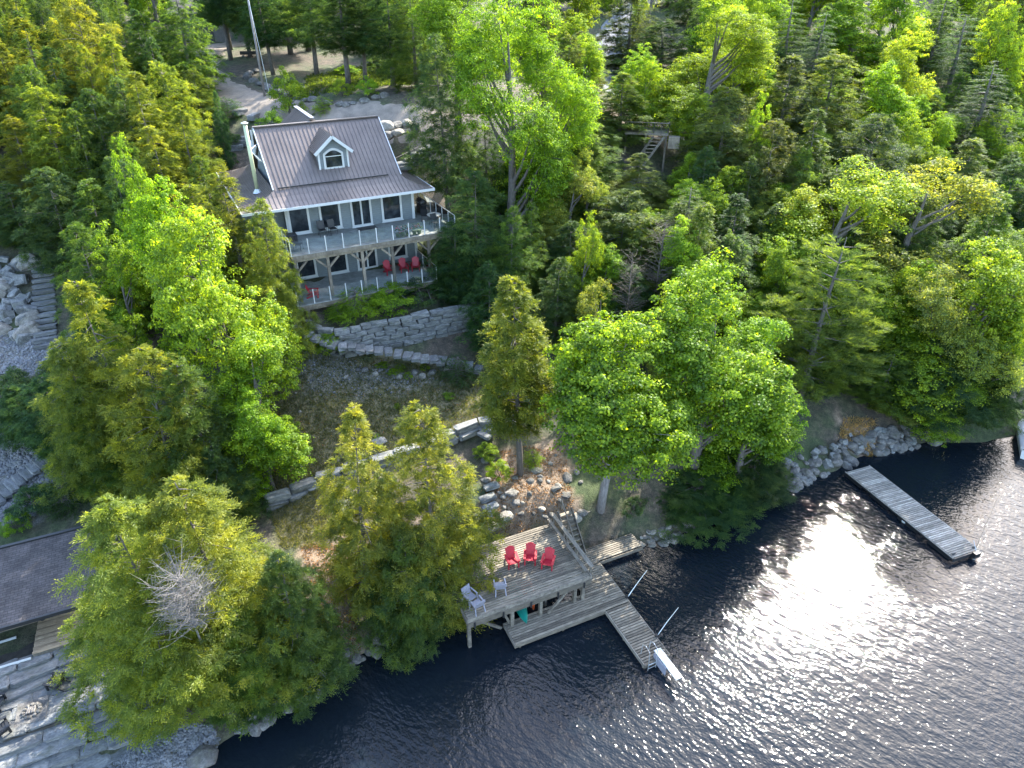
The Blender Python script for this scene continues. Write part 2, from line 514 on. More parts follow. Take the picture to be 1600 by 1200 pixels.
# neighbour on the left
for q in ((70, 405, 10.6), (70, 545, 7.3), (20, 560, 7.1), (90, 695, 4.9), (0, 775, 3.2), (60, 800, 3.2), (100, 640, 5.9), (20, 640, 6.0), (200, 740, 4.2), (265, 745, 3.6), (300, 830, 2.8)): cp(*q)
for x, y, z in ((-26, 24.5, 2.2), (-20, 25.5, 2.4), (-21, 21, 1.4), (-18, 20, 1.3), (-15.5, 20.2, 1.0), (-34, 50, 10.4), (-40, 50, 11), (-45, 42, 8), (-27, 52, 11.5), (-22, 46, 8.8),
                (-22, 38, 5.8), (-18, 34, 4.4), (-18, 42, 7.0), (-50, 30, 6), (-80, 40, 10), (-40, 20, 2.4), (-70, 12, 2), (-14, 25.5, 2.2), (-11, 24.5, 1.5), (-17, 28.5, 3.0), (-30, 60, 15), (-45, 60, 15), (-22, 58, 14)): cw(x, y, z)
for q in ((-160, 1085, 1.6), (0, 1035, 1.5), (130, 975, 1.6), (-100, 1140, 1.0), (0, 1105, 1.0), (100, 1080, 1.0), (160, 1060, 1.0), (-100, 1180, .75), (40, 1130, .95), (180, 1075, .85), (-100, 1215, .55), (60, 1145, .6), (200, 1092, .55), (-80, 1245, .25), (90, 1165, .3), (250, 1105, .35), (100, 1230, .15), (230, 1180, .2)): cp(*q)
CPA = np.array(CP)
def _tps(cp, lam=0.05):
    n = len(cp)
    X = cp[:, :2] / 10
    d = np.hypot(X[:, None, 0] - X[None, :, 0], X[:, None, 1] - X[None, :, 1])
    K = np.where(d > 0, d * d * np.log(d + 1e-12), 0) + lam * np.eye(n)
    P = np.c_[np.ones(n), X]
    A = np.block([[K, P], [P.T, np.zeros((3, 3))]])
    return np.linalg.solve(A, np.r_[cp[:, 2], 0, 0, 0])
WT = _tps(CPA)
def _raw(x, y):
    xs, ys = np.asarray(x, float).ravel() / 10, np.asarray(y, float).ravel() / 10
    d = np.hypot(xs[:, None] - CPA[None, :, 0] / 10, ys[:, None] - CPA[None, :, 1] / 10)
    K = np.where(d > 0, d * d * np.log(d + 1e-12), 0)
    n = len(CPA)
    return (K @ WT[:n] + WT[n] + WT[n + 1] * xs + WT[n + 2] * ys).reshape(np.shape(x))
def _bumps(x, y):
    return 0.10 * np.sin(x * 1.3 + 1.7 * np.sin(y * 0.7)) * np.sin(y * 1.1 + 1.3 * np.sin(x * 0.9)) + 0.05 * np.sin(x * 3.1 + y * 2.3) * np.sin(y * 3.7 - x * 1.9)
def height(x, y):
    x = np.asarray(x, float); y = np.asarray(y, float)
    d = shore_dist(x, y)
    cx, cyy = np.clip(x, -150, 150), np.clip(y, 5, 170)
    far = np.clip(y - 170, 0, 1000) * 0.10
    raw = np.clip(_raw(cx, cyy), 0.15, 60) + far
    k = np.clip((d - 0.2) / 2.6, 0, 1)
    k = k * k * (3 - 2 * k)
    bank = np.clip(0.05 + 0.45 * d, -0.1, 1.2)
    land = bank * (1 - k) + raw * k + _bumps(x, y) * np.clip(d / 2, 0, 1)
    under = np.maximum(-5.0, 0.55 * d - 0.02)
    return np.where(d > 0, land, under)
def hz(x, y): return float(height(np.array([x]), np.array([y]))[0])

def axis(lo, hi, flo, fhi, fine, coarse_growth=1.18):
    a = list(np.arange(flo, fhi + 1e-6, fine))
    s = fine
    while a[-1] < hi: s *= coarse_growth; a.append(a[-1] + s)
    s = fine
    while a[0] > lo: s *= coarse_growth; a.insert(0, a[0] - s)
    return np.array(a)
def in_poly(x, y, poly):
    r = np.zeros(np.shape(x), bool)
    n = len(poly)
    for i in range(n):
        x0, y0 = poly[i]; x1, y1 = poly[(i + 1) % n]
        c = ((y0 > y) != (y1 > y)) & (x < (x1 - x0) * (y - y0) / (y1 - y0 + 1e-12) + x0)
        r ^= c
    return r
def pxpoly(pts): return [tuple(at(*q)[:2]) for q in pts]
LAWN = pxpoly([(420, 560, 7), (560, 560, 6.4), (760, 590, 5.3), (780, 650, 5), (690, 690, 4.4), (600, 730, 4), (420, 775, 3.5), (415, 650, 5)])
LAWN2 = pxpoly([(420, 800, 3), (520, 760, 3.3), (520, 860, 2.4), (440, 860, 2.4)])
TANZ = [pxpoly([(770, 720, 2.9), (880, 700, 2.8), (900, 790, 2.2), (790, 820, 2.5), (750, 780, 2.7)]), pxpoly([(470, 860, 2.3), (540, 850, 2.2), (560, 1000, 1.0), (510, 1000, 1.0)]),
        pxpoly([(1320, 650, 1.6), (1370, 650, 1.6), (1370, 700, 0.8), (1310, 690, 0.9)])]
GRAVZ = [pxpoly([(-80, 690, 4.6), (75, 640, 5.7), (110, 690, 4.9), (60, 800, 3.3), (-80, 840, 3)]), pxpoly([(-60, 530, 7.4), (110, 530, 7.4), (110, 590, 6.5), (-60, 590, 6.5)]),
         pxpoly([(440, 590, 6.0), (500, 560, 6.6), (700, 590, 5.6), (640, 610, 5.3), (500, 620, 5.6)])]
def build_ground():
    xs = axis(-420, 600, -46, 50, 0.5)
    ys = axis(-60, 700, 11, 76, 0.5)
    X, Y = np.meshgrid(xs, ys)
    Z = height(X, Y)
    ny, nx = X.shape
    V = np.stack([X, Y, Z], -1).reshape(-1, 3)
    idx = np.arange(nx * ny).reshape(ny, nx)
    F = np.stack([idx[:-1, :-1], idx[:-1, 1:], idx[1:, 1:], idx[1:, :-1]], -1).reshape(-1, 4)
    me = bpy.data.meshes.new('ground')
    quad_mesh(me, V, F)
    col = np.zeros((nx * ny, 4), np.float32)
    xf, yf = X.ravel(), Y.ravel()
    jx, jy = xf + 0.5 * np.sin(yf * 2.1), yf + 0.5 * np.sin(xf * 2.3)
    for poly in (LAWN, LAWN2): col[in_poly(jx, jy, poly), 0] = 1
    for poly in TANZ: col[in_poly(jx, jy, poly), 1] = 0.9
    for poly in GRAVZ: col[in_poly(jx, jy, poly), 2] = 0.85 if poly is not GRAVZ[2] else 0.45
    a = me.attributes.new('zone', 'FLOAT_COLOR', 'POINT')
    a.data.foreach_set('color', col.ravel())
    me.polygons.foreach_set('use_smooth', [True] * len(me.polygons))
    me.materials.append(M['ground'])
    tag(link('ground', me), kind='structure')

def quad_mesh(me, V, F):
    V = np.asarray(V, np.float32); F = np.asarray(F, np.int32)
    n = F.shape[1]
    me.vertices.add(len(V)); me.vertices.foreach_set('co', V.ravel())
    me.loops.add(F.size); me.loops.foreach_set('vertex_index', F.ravel())
    me.polygons.add(len(F)); me.polygons.foreach_set('loop_start', np.arange(0, F.size, n, dtype=np.int32))
    me.update(calc_edges=True)

build_ground()
wm = MB()
wm.add([(-900, -700, 0), (1200, -700, 0), (1200, 700, 0), (-900, 700, 0)], [(0, 1, 2, 3)])
tag(wm.build('lake_water', M['water']), kind='structure')

def ribbon(name, pts, width, mat, dz=0.05):
    P = [Vector((*p, 0)) for p in pts]
    fine = []
    for i in range(len(P) - 1):
        p0, p1, p2, p3 = P[max(i - 1, 0)], P[i], P[i + 1], P[min(i + 2, len(P) - 1)]
        for k in range(10):
            t = k / 10
            fine.append(0.5 * ((2 * p1) + (p2 - p0) * t + (2 * p0 - 5 * p1 + 4 * p2 - p3) * t * t + (3 * p1 - p0 - 3 * p2 + p3) * t ** 3))
    fine.append(P[-1])
    nw = 8
    V = []
    for i, p in enumerate(fine):
        d = (fine[min(i + 1, len(fine) - 1)] - fine[max(i - 1, 0)]).normalized()
        s = Vector((-d.y, d.x, 0))
        wd = width * (1 + 0.12 * math.sin(i * 0.9))
        for k in range(nw + 1):
            q = p + s * (k / nw - 0.5) * wd
            V.append((q.x, q.y))
    V = np.array(V)
    Z = height(V[:, 0], V[:, 1])
    Z = Z.reshape(-1, nw + 1)
    edge = np.array([-0.12, 0.02] + [dz + 0.02] * (nw - 3) + [0.02, -0.12])
    Z = Z + edge[None, :]
    F = []
    for i in range(len(fine) - 1):
        for k in range(nw):
            a = i * (nw + 1) + k
            F.append((a, a + nw + 1, a + nw + 2, a + 1))
    me = bpy.data.meshes.new(name)
    quad_mesh(me, np.c_[V, Z.ravel()], np.array(F)[:, ::-1])
    me.polygons.foreach_set('use_smooth', [True] * len(me.polygons))
    me.materials.append(mat)
    return tag(link(name, me), kind='structure')
ribbon('driveway', [(14, 74), (4, 65.5), (-6, 63.5), (-14, 65), (-22, 68), (-28, 73), (-33, 80), (-36, 88), (-35, 96), (-28, 101)], 5.2, M['driveway'])
ribbon('garden_path', [H2W(6.5, 9.5)[:2], H2W(4.6, 6.8)[:2], H2W(2.9, 4.4)[:2], H2W(2.2, 2.6)[:2]], 2.6, M['driveway'])
ribbon('road', [(10.2, 78), (11.6, 88), (13.2, 100), (17, 116), (26, 130)], 5.5, M['road'])
# ------------------------------------------------------------------ the cottage (local axes: x along the facade, y into the hill, z from the main floor)
house = empty('cottage', HO, HA, 'grey sided two storey cottage with brown metal roof and glass railed decks above the lake', 'house')
MB().box(-9.4, 0, 0, 8.4, -3.6, 2.75).build('wall', M['siding'], house)
for x in (-9.6, -1.1):
    g = MB()
    g.add([(x, 0.15, 2.75), (x, 8.35, 2.75), (x, 4.25, 6.45), (x + .12, 0.15, 2.75), (x + .12, 8.35, 2.75), (x + .12, 4.25, 6.45)], [(0, 2, 1), (3, 4, 5), (0, 1, 4, 3), (1, 2, 5, 4), (2, 0, 3, 5)])
    g.build('gable_wall', M['siding'], house)
MB().box(-11.9, -9.42, 0.6, 8.2, -3.0, 2.6).build('wing_wall', M['siding'], house)
# corner boards
for x in (-9.46, -0.14):
    MB().box(x, x + 0.2, -0.04, 0.12, -3.4, 2.6).build('corner_board', M['white'], house)
# roof
def rz_(y):                                             # main slope
    return 3.4 + (4.25 - abs(y - 4.25)) * (6.75 - 3.4) / 4.25
prof = [(-1.8, 2.56, -12.4, 1.05), (-1.15, 2.77, -11.35, 0.2), (-0.55, 3.04, -10.5, -0.42), (0.0, 3.4, -9.9, -0.82)]
rf = MB()
def quad(m, a, b, c, d, th=0.09): m.slab([a, b, c, d], th)
quad(rf, (-9.9, 0, 3.4), (-.82, 0, 3.4), (-.82, 4.25, 6.75), (-9.9, 4.25, 6.75))
quad(rf, (-9.9, 4.25, 6.75), (-.82, 4.25, 6.75), (-.82, 8.5, 3.4), (-9.9, 8.5, 3.4))
roof = rf.build('roof', M['roof'], house)
fl = MB()
for (y0, z0, l0, r0), (y1, z1, l1, r1) in zip(prof[:-1], prof[1:]):
    quad(fl, (l0, y0, z0), (r0, y0, z0), (r1, y1, z1), (l1, y1, z1))                                                   # front
    quad(fl, (l1, 8.5 - y1, z1), (r1, 8.5 - y1, z1), (r0, 8.5 - y0, z0), (l0, 8.5 - y0, z0))                            # back
    quad(fl, (r0, y0, z0), (r0, 8.5 - y0, z0), (r1, 8.5 - y1, z1), (r1, y1, z1))                                        # right
    quad(fl, (l0, 8.5 - y0, z0), (l0, y0, z0), (l1, y1, z1), (l1, 8.5 - y1, z1))                                        # left
fl.build('eaves_roof', M['roof'], house)
rb = MB()
x = -9.86
while x < -0.84:
    rb.beam((x, 0, 3.43), (x, 4.25, 6.78), 0.03, 0.035)
    rb.beam((x, 8.5, 3.43), (x, 4.25, 6.78), 0.03, 0.035)
    x += 0.3
tag(rb.build('roof_seam', M['roof'], roof), kind='stuff')
rb = MB()
x = -12.2
while x < 1.0:
    pts = []
    for (y, z, l, r) in prof:
        if l <= x <= r: pts.append((x, y, z + 0.03))
    if len(pts) < len(prof):                            # stop at the hip
        (y0, z0, l0, r0), (y1, z1, l1, r1) = prof[len(pts) - 1], prof[len(pts)]
        t = (x - l0) / (l1 - l0) if x < -5 else (x - r0) / (r1 - r0)
        pts.append((x, y0 + (y1 - y0) * t, z0 + (z1 - z0) * t + 0.03))
    for a, b in zip(pts[:-1], pts[1:]): rb.beam(a, b, 0.03, 0.035)
    x += 0.3
for s in (0, 1):
    y = -1.5
    while y < 10.1:
        yy = min(max(y, prof[0][0]), 8.5 - prof[0][0])
        pts = []
        for (y0, z, l, r) in prof:
            if y0 <= yy <= 8.5 - y0: pts.append(((r if s else l), yy, z + 0.03))
        for a, b in zip(pts[:-1], pts[1:]): rb.beam(a, b, 0.03, 0.035)
        y += 0.3
tag(rb.build('roof_seam', M['roof'], [o for o in house.children if o.name.startswith('eaves_roof')][0]), kind='stuff')
MB().beam((-9.95, 4.25, 6.8), (-0.78, 4.25, 6.8), 0.3, 0.06).build('ridge_cap', M['roof'], house)
MB().beam((-9.6, -0.02, 3.5), (-1.75, -0.02, 3.5), 0.07, 0.07).build('snow_guard', M['dark_metal'], house)
for xx in (-9.93, -0.79):
    m = MB(); m.beam((xx, 0, 3.36), (xx, 4.25, 6.7), 0.07, 0.2); m.beam((xx, 8.5, 3.36), (xx, 4.25, 6.7), 0.07, 0.2)
    m.build('verge_board', M['metal'], house)
m = MB()
m.beam((-12.42, -1.83, 2.52), (1.07, -1.83, 2.52), 0.05, 0.17); m.build('fascia', M['white'], house)
m = MB(); m.beam((1.08, -1.8, 2.52), (1.08, 10.3, 2.52), 0.05, 0.17); m.build('fascia', M['white'], house)
m = MB(); m.beam((-12.43, -1.8, 2.52), (-12.43, 10.3, 2.52), 0.05, 0.17); m.build('fascia', M['white'], house)
MB().box(-12.3, 0.95, -1.7, -0.05, 2.44, 2.47).build('soffit', M['white'], house)
tr = MB()                                               # open truss in the left gable
tr.beam((-10.1, 2.4, 4.9), (-10.1, 6.1, 4.9), 0.09, 0.12); tr.beam((-10.1, 4.25, 4.9), (-10.1, 4.25, 6.6), 0.09, 0.1)
tr.beam((-10.1, 4.25, 4.9), (-10.1, 3.1, 5.7), 0.08, 0.08); tr.beam((-10.1, 4.25, 4.9), (-10.1, 5.4, 5.7), 0.08, 0.08)
tr.build('gable_truss', M['white'], house)
# rear cross gable
m = MB()
quad(m, (-8.9, 4.6, 4.4), (-5.7, 4.6, 7.0), (-5.7, 9.7, 7.0), (-8.9, 9.7, 4.4))
quad(m, (-5.7, 4.6, 7.0), (-2.5, 4.6, 4.4), (-2.5, 9.7, 4.4), (-5.7, 9.7, 7.0))
rg = m.build('rear_gable_roof', M['roof'], house)
m = MB()
y = 4.7
while y < 9.7:
    m.beam((-5.7, y, 7.03), (-8.9, y, 4.43), 0.03, 0.035); m.beam((-5.7, y, 7.03), (-2.5, y, 4.43), 0.03, 0.035); y += 0.3
tag(m.build('roof_seam', M['roof'], rg), kind='stuff')
MB().beam((-5.7, 4.3, 7.05), (-5.7, 9.75, 7.05), 0.28, 0.06).build('ridge_cap', M['greyplastic'], house)
m = MB(); m.add([(-8.5, 9.4, 2.7), (-2.9, 9.4, 2.7), (-2.9, 9.4, 4.6), (-5.7, 9.4, 6.85), (-8.5, 9.4, 4.6), (-8.5, 8.3, 2.7), (-2.9, 8.3, 2.7), (-2.9, 8.3, 4.6), (-5.7, 8.3, 6.85), (-8.5, 8.3, 4.6)],
                 [(4, 3, 2, 1, 0), (5, 6, 7, 8, 9), (0, 1, 6, 5), (1, 2, 7, 6), (4, 0, 5, 9)])
m.build('gable_wall', M['siding'], house)
# dormer
dm = MB(); x0, x1, yd, ze, za = -6.35, -4.3, 1.0, 5.5, 6.35
xm = (x0 + x1) / 2
dm.add([(x0, yd, 3.9), (x1, yd, 3.9), (x1, yd, ze), (xm, yd, za), (x0, yd, ze), (x0, 3.6, 3.9), (x1, 3.6, 3.9), (x1, 3.6, ze), (xm, 3.6, za), (x0, 3.6, ze)],
       [(0, 1, 2, 3, 4), (9, 8, 7, 6, 5), (1, 6, 7, 2), (5, 0, 4, 9), (0, 5, 6, 1)])
dorm = dm.build('dormer', M['siding'], house)
dr = MB(); s = (za - ze) / (xm - x0); ov = 0.32
for sg in (-1, 1):
    xe = xm + sg * (xm - x0 + ov); zz = za + 0.1 - s * (xm - x0 + ov)
    pts = [(xe, yd - 0.35, zz), (xm, yd - 0.35, za + 0.1), (xm, 3.95, za + 0.1), (xe, 3.0, zz)]
    if sg > 0: pts = pts[::-1]
    dr.slab(pts[::-1] if sg < 0 else pts[::-1], 0.09)
do = dr.build('dormer_roof', M['roof'], dorm)
ds = MB()
y = yd - 0.3
while y < 3.7:
    for sg in (-1, 1):
        xe = xm + sg * (xm - x0 + ov)
        ds.beam((xm, y, za + 0.13), (xe, y, za + 0.13 - s * (xm - x0 + ov)), 0.03, 0.035)
    y += 0.3
tag(ds.build('dormer_seam', M['roof'], dorm), kind='stuff')
tm = MB()
for sg in (-1, 1):
    xe = xm + sg * (xm - x0 + ov)
    tm.beam((xm, yd - 0.37, za), (xe, yd - 0.37, za - s * (xm - x0 + ov)), 0.06, 0.2, up=(0, 1, 0) if False else (0, 0, 1))
for xx in (x0, x1): tm.box(xx - 0.06, xx + 0.06, yd - 0.05, yd + 0.02, 3.95, ze)
tm.build('dormer_trim', M['white'], dorm)
def arch(x0, x1, z0, z1, rise, n=8):
    pts = [(x0, z0), (x1, z0)]
    for i in range(n + 1):
        t = i / n; pts.append((x1 + (x0 - x1) * t, z1 + rise * math.sin(math.pi * t)))
    return pts
def poly_y(m, pts, y0, y1):
    n = len(pts)
    m.add([(x, y0, z) for x, z in pts] + [(x, y1, z) for x, z in pts], [tuple(range(n)), tuple(range(2 * n - 1, n - 1, -1))] + [(i, n + i, n + (i + 1) % n, (i + 1) % n) for i in range(n)])
m = MB(); poly_y(m, arch(xm - .72, xm + .72, 4.12, 5.2, .34), yd - 0.06, yd - 0.01); fr = m.build('window_frame', M['white'], dorm)
m = MB(); poly_y(m, arch(xm - .57, xm + .57, 4.27, 5.12, .27), yd - 0.085, yd - 0.062); m.build('window_pane', M['pane'], dorm)
m = MB(); m.box(xm - .57, xm + .57, yd - .1, yd - .088, 4.98, 5.03); m.build('window_bar', M['white'], dorm)
# windows and doors
def window(x0, x1, z0, z1, bars=(), label=None, name='window', y=0.0):
    m = MB(); t = 0.15
    m.box(x0, x1, y - 0.07, y - 0.003, z0, z0 + t); m.box(x0, x1, y - 0.07, y - 0.003, z1 - t, z1)
    m.box(x0, x0 + t, y - 0.067, y - 0.003, z0 + t, z1 - t); m.box(x1 - t, x1, y - 0.067, y - 0.003, z0 + t, z1 - t)
    for b in bars: m.box(b - 0.06, b + 0.06, y - 0.06, y - 0.003, z0 + t, z1 - t)
    o = m.build(name, M['white'], house)
    edges = [x0 + t] + [k for b in bars for k in (b - 0.06, b + 0.06)] + [x1 - t]
    for a, b in zip(edges[::2], edges[1::2]): MB().box(a, b, y - 0.035, y - 0.004, z0 + t, z1 - t).build('pane', M['pane'], o)
    MB().box(x0 - .04, x1 + .04, y - 0.12, y - 0.003, z0 - 0.06, z0 - 0.003).build('sill', M['white'], o)
    return o
window(-9.3, -7.8, 0.17, 2.15); window(-7.1, -5.55, 0.17, 2.15); window(-2.52, -0.93, 0.1, 2.16)
window(-4.82, -3.26, 0.02, 2.1, bars=(-4.04,), name='patio_door')
window(-9.3, -7.85, -3.2, -1.45); window(-7.0, -5.5, -3.25, -1.5); window(-4.8, -3.22, -3.33, -1.25, bars=(-4.0,), name='patio_door'); window(-2.3, -0.8, -2.9, -1.4)
MB().box(-4.6, -3.2, -0.95, -0.25, 0.004, 0.02).build('door_mat', M['black'], house)
MB().box(-4.6, -3.0, -0.95, -0.25, 0.004, 0.02) if False else None
# decks
def deck(name, x0, x1, y0, y1, z, th=0.28):
    o = MB().box(x0, x1, y0, y1, z - th, z - 0.03).build(name, M['timber'], house)
    b = MB(); y = y0 + 0.005
    while y < y1 - 0.1:
        b.box(x0 - 0.02, x1 + 0.02, y, y + 0.132, z - 0.028, z); y += 0.142
    tag(b.build('deck_board', M['deckboard'], o), kind='stuff')
    return o
LF = -3.37
ud = deck('upper_deck', -10.15, 1.75, -3.95, -0.01, 0)
deck('side_deck', 0.01, 1.75, 0.0, 3.4, 0)
ld = deck('lower_deck', -10.35, -0.1, -4.45, -0.01, LF)
MB().box(-10.1, 1.7, -3.75, -3.5, -0.52, -0.29).build('deck_beam', M['timber'], house)
MB().box(-10.2, -0.2, -4.2, -3.95, LF - 0.52, LF - 0.29).build('deck_beam', M['timber'], house)
def railing(pts, z, hgt=1.06, step=1.17):
    for (ax, ay), (bx, by) in zip(pts[:-1], pts[1:]):
        L = math.hypot(bx - ax, by - ay); n = max(1, round(L / step))
        rail = MB(); rail.beam((ax, ay, z + hgt), (bx, by, z + hgt), 0.04, 0.035)
        if abs(ax - bx) < .01: rail.build('top_rail', M['metal'], house)
        for i in range(n + 1):
            t = i / n; px, py = ax + (bx - ax) * t, ay + (by - ay) * t
            if i < n or (bx, by) == pts[-1]:
                MB().box(px - .03, px + .03, py - .03, py + .03, z, z + hgt - 0.02).build('railing_post', M['white'], house)
            if i < n:
                g0, g1 = (i + 0.06) / n, (i + 0.94) / n
                MB().beam((ax + (bx - ax) * g0, ay + (by - ay) * g0, z + 0.55), (ax + (bx - ax) * g1, ay + (by - ay) * g1, z + 0.55), 0.012, 0.86).build('glass_pane', M['glass'], house)
railing([(-10.1, -0.3), (-10.1, -3.88), (1.69, -3.88), (1.69, 3.3)], 0)
railing([(-10.3, -0.3), (-10.3, -4.38), (-0.15, -4.38), (-0.15, -0.3)], LF)
for x in (-9.9, -7.72, -5.3, -3.12, -0.35):
    post = MB().box(x - .1, x + .1, -3.72, -3.52, LF, -0.53).build('post', M['timber'], house)
    for sg in (-1, 1):
        MB().beam((x + sg * .08, -3.62, -1.25), (x + sg * .78, -3.62, -0.56), 0.13, 0.13).build('brace', M['timber'], post)
for x in (-9.6, -6.5, -3.4, -0.6):
    MB().box(x - .09, x + .09, -4.1, -3.92, LF - 1.6, LF - 0.53).build('deck_post', M['timber'], house)
MB().box(1.35, 1.55, -3.72, -3.52, -4.6, -0.53).build('post', M['timber'], house)
# chimney on the left eaves roof
cp_ = empty('chimney_pipe', H2W(-10.75, 1.6, 2.6), HA, 'tall pale green metal chimney pipe braced to the cottage roof', 'chimney')
MB().tube([(0, 0, 0), (0, 0, 4.9)], 0.13, 12).build('pipe', M['galv'], cp_, True)
MB().tube([(0, 0, 4.9), (0, 0, 4.98), (0, 0, 5.05)], [0.2, 0.24, 0.05], 12).build('cap', M['metal'], cp_)
MB().tube([(0, 0, 0.36), (0, 0, 0.5), (0, 0, 0.62)], [0.34, 0.22, 0.14], 12).build('flashing', M['metal'], cp_)
for a, b in (((0, 0, 3.2), (0.95, 0.6, 2.0)), ((0, 0, 3.2), (0.95, 2.2, 3.2))):
    MB().tube([a, b], 0.025, 6).build('brace', M['white'], cp_)

# ------------------------------------------------------------------ garden and deck furniture
def chair_proto(mat, label, group, name='adirondack_chair'):
    t = empty(name, (0, 0, 0), 0, label, 'chair', group)             # faces -y
    m = MB()
    for i in range(5): m.beam((-.27, -.36 + i * .125, .40 - i * .035), (.27, -.36 + i * .125, .40 - i * .035), .12, .025)
    m.build('seat', mat, t)
    m = MB()
    for i in range(5):
        xx = (i - 2) * .115; top = .98 - .055 * (i - 2) ** 2 * .5
        m.beam((xx * .85, .16, .24), (xx * 1.1, .45, top * 1.06), .124, .025, up=(0, 1, 0))
    m.beam((-.27, .33, .6), (.27, .33, .6), .07, .03)
    m.build('backrest', mat, t)
    for s in (-1, 1):
        MB().box(s * .34 - .075, s * .34 + .075, -.46, .34, .54, .57).build('armrest', mat, t)
        MB().box(s * .32 - .03, s * .32 + .03, -.42, -.31, 0, .54).build('leg', mat, t)
        MB().beam((s * .29, -.36, .36), (s * .29, .5, .05), .03, .13).build('leg', mat, t)
    return t
red0 = chair_proto(M['red'], 'red slatted adirondack chair on the lakeside boathouse deck, leftmost of three', 'red adirondack chairs')
def put(proto, used, loc, rz, label, group=None):
    o = proto if not used else copy_tree(proto)
    o.location = loc; o.rotation_euler = (0, 0, rz); o['label'] = label
    if group: o['group'] = group
    return o
DK = 2.5
red0.scale = (.86, .9, .92)
put(red0, 0, D2W(-4.0, 3.25, DK), R(17), 'red adirondack chair on the boathouse deck, turned towards the other two', 'red adirondack chairs')
put(red0, 1, D2W(-3.0, 3.05, DK), R(-4), 'red adirondack chair in the middle of the three on the boathouse deck', 'red adirondack chairs')
put(red0, 1, D2W(-2.28, 2.35, DK), R(-14), 'red adirondack chair nearest the boathouse deck railing and stair', 'red adirondack chairs')
for x, y, a, lb in ((-9.0, -3.3, 75, 'red adirondack chair alone at the left end of the lower cottage deck'), (-2.9, -1.6, 5, 'red adirondack chair on the lower cottage deck beside the timber post'),
                    (-1.75, -1.7, -5, 'red adirondack chair between two others on the lower cottage deck'), (-0.85, -1.9, -20, 'red adirondack chair at the right end of the lower cottage deck')):
    put(red0, 1, H2W(x, y, LF), HA + R(a), lb, 'red adirondack chairs')

def plastic_chair(mat, label):
    t = empty('plastic_chair', (0, 0, 0), 0, label, 'chair', 'grey plastic chairs')
    MB().box(-.24, .24, -.25, .22, .40, .43).build('seat', mat, t)
    m = MB()
    for i in range(5): m.beam((-.2 + i * .1, .22, .42), (-.22 + i * .11, .34, .84), .09, .02, up=(0, 1, 0))
    m.beam((-.27, .34, .84), (.27, .34, .84), .04, .08); m.build('backrest', mat, t)
    for s in (-1, 1):
        MB().box(s * .28 - .035, s * .28 + .035, -.26, .28, .62, .65).build('armrest', mat, t)
        MB().beam((s * .26, -.22, .62), (s * .28, -.28, 0), .05, .05).build('leg', mat, t)
        MB().beam((s * .24, .22, .42), (s * .27, .32, 0), .05, .05).build('leg', mat, t)
    return t
pc = plastic_chair(M['greyplastic'], '')
put(pc, 0, D2W(-5.35, 1.75, DK), DA + R(165), 'single grey plastic chair near the front edge of the boathouse deck')
put(pc, 1, D2W(-7.0, 1.75, DK), DA + R(20), 'grey plastic chair facing the lake at the left corner of the boathouse deck')
put(pc, 1, D2W(-6.85, 1.15, DK), DA + R(190), 'grey plastic chair tipped against another at the left deck corner')

def bistro(label):
    t = empty('patio_chair', (0, 0, 0), 0, label, 'chair', 'dark patio chairs')
    MB().box(-.24, .24, -.24, .22, .42, .45).build('seat', M['black'], t)
    MB().beam((0, .22, .45), (0, .36, 1.0), .46, .03, up=(0, 1, 0)).build('backrest', M['black'], t)
    for s in (-1, 1):
        MB().tube([(s * .25, -.24, 0), (s * .25, -.24, .64), (s * .25, .27, .66)], .016, 6).build('arm_frame', M['dark_metal'], t)
        MB().tube([(s * .24, .26, 0), (s * .24, .22, .45), (s * .24, .37, 1.02)], .016, 6).build('leg', M['dark_metal'], t)
    return t
bc = bistro('')
for i, (x, y, a, lb) in enumerate(((-7.2, -.75, 0, 'dark patio chair under the second upper window, left of a pair'), (-6.45, -.75, 6, 'dark patio chair under the second upper window, right of a pair'),
                      (-9.4, -2.9, 60, 'dark patio chair by the left end of the upper deck railing'), (0.5, -1.0, 150, 'dark patio chair left of the dining table on the upper deck'), (1.35, -1.2, 200, 'dark patio chair right of the dining table on the upper deck'),
                      (0.6, -2.9, 10, 'dark patio chair in front of the dining table on the upper deck'))):
    put(bc, i, H2W(x, y, 0), HA + R(a), lb)
tb = empty('patio_table', H2W(.85, -1.95, 0), HA, 'round glass topped patio table at the right end of the upper deck', 'table')
MB().tube([(0, 0, .7), (0, 0, .73)], .52, 20).build('table_top', M['metal'], tb)
for k in range(4): MB().tube([(.4 * math.cos(k * 1.571), .4 * math.sin(k * 1.571), 0), (.25 * math.cos(k * 1.571), .25 * math.sin(k * 1.571), .7)], .02, 6).build('leg', M['dark_metal'], tb)
bq = empty('barbecue_grill', H2W(.95, .9, 0), HA + R(-90), 'black gas barbecue on the side of the upper deck', 'barbecue')
MB().box(-.4, .4, -.25, .25, .1, .8).build('cabinet', M['black'], bq)
m = MB()
for i in range(7):
    t0 = math.pi * i / 6
m.tube([(-.42, 0, .88), (.42, 0, .88)], .3, 14); m.build('lid', M['black'], bq, True)
for s in (-1, 1): MB().box(s * .62 - .2, s * .62 + .2, -.22, .22, .8, .84).build('side_shelf', M['dark_metal'], bq)
MB().tube([(-.3, -.33, .95), (.3, -.33, .95)], .02, 6).build('handle', M['metal'], bq)
for k in range(4): MB().tube([((-1) ** k * .36, -.2 + .4 * (k // 2) - .03, .07), ((-1) ** k * .36, -.2 + .4 * (k // 2) + .03, .07)], .07, 8).build('wheel', M['black'], bq)
bl = empty('cooler_box', H2W(-9.55, -1.1, 0), HA, 'dark storage box at the left end of the upper deck', 'box')
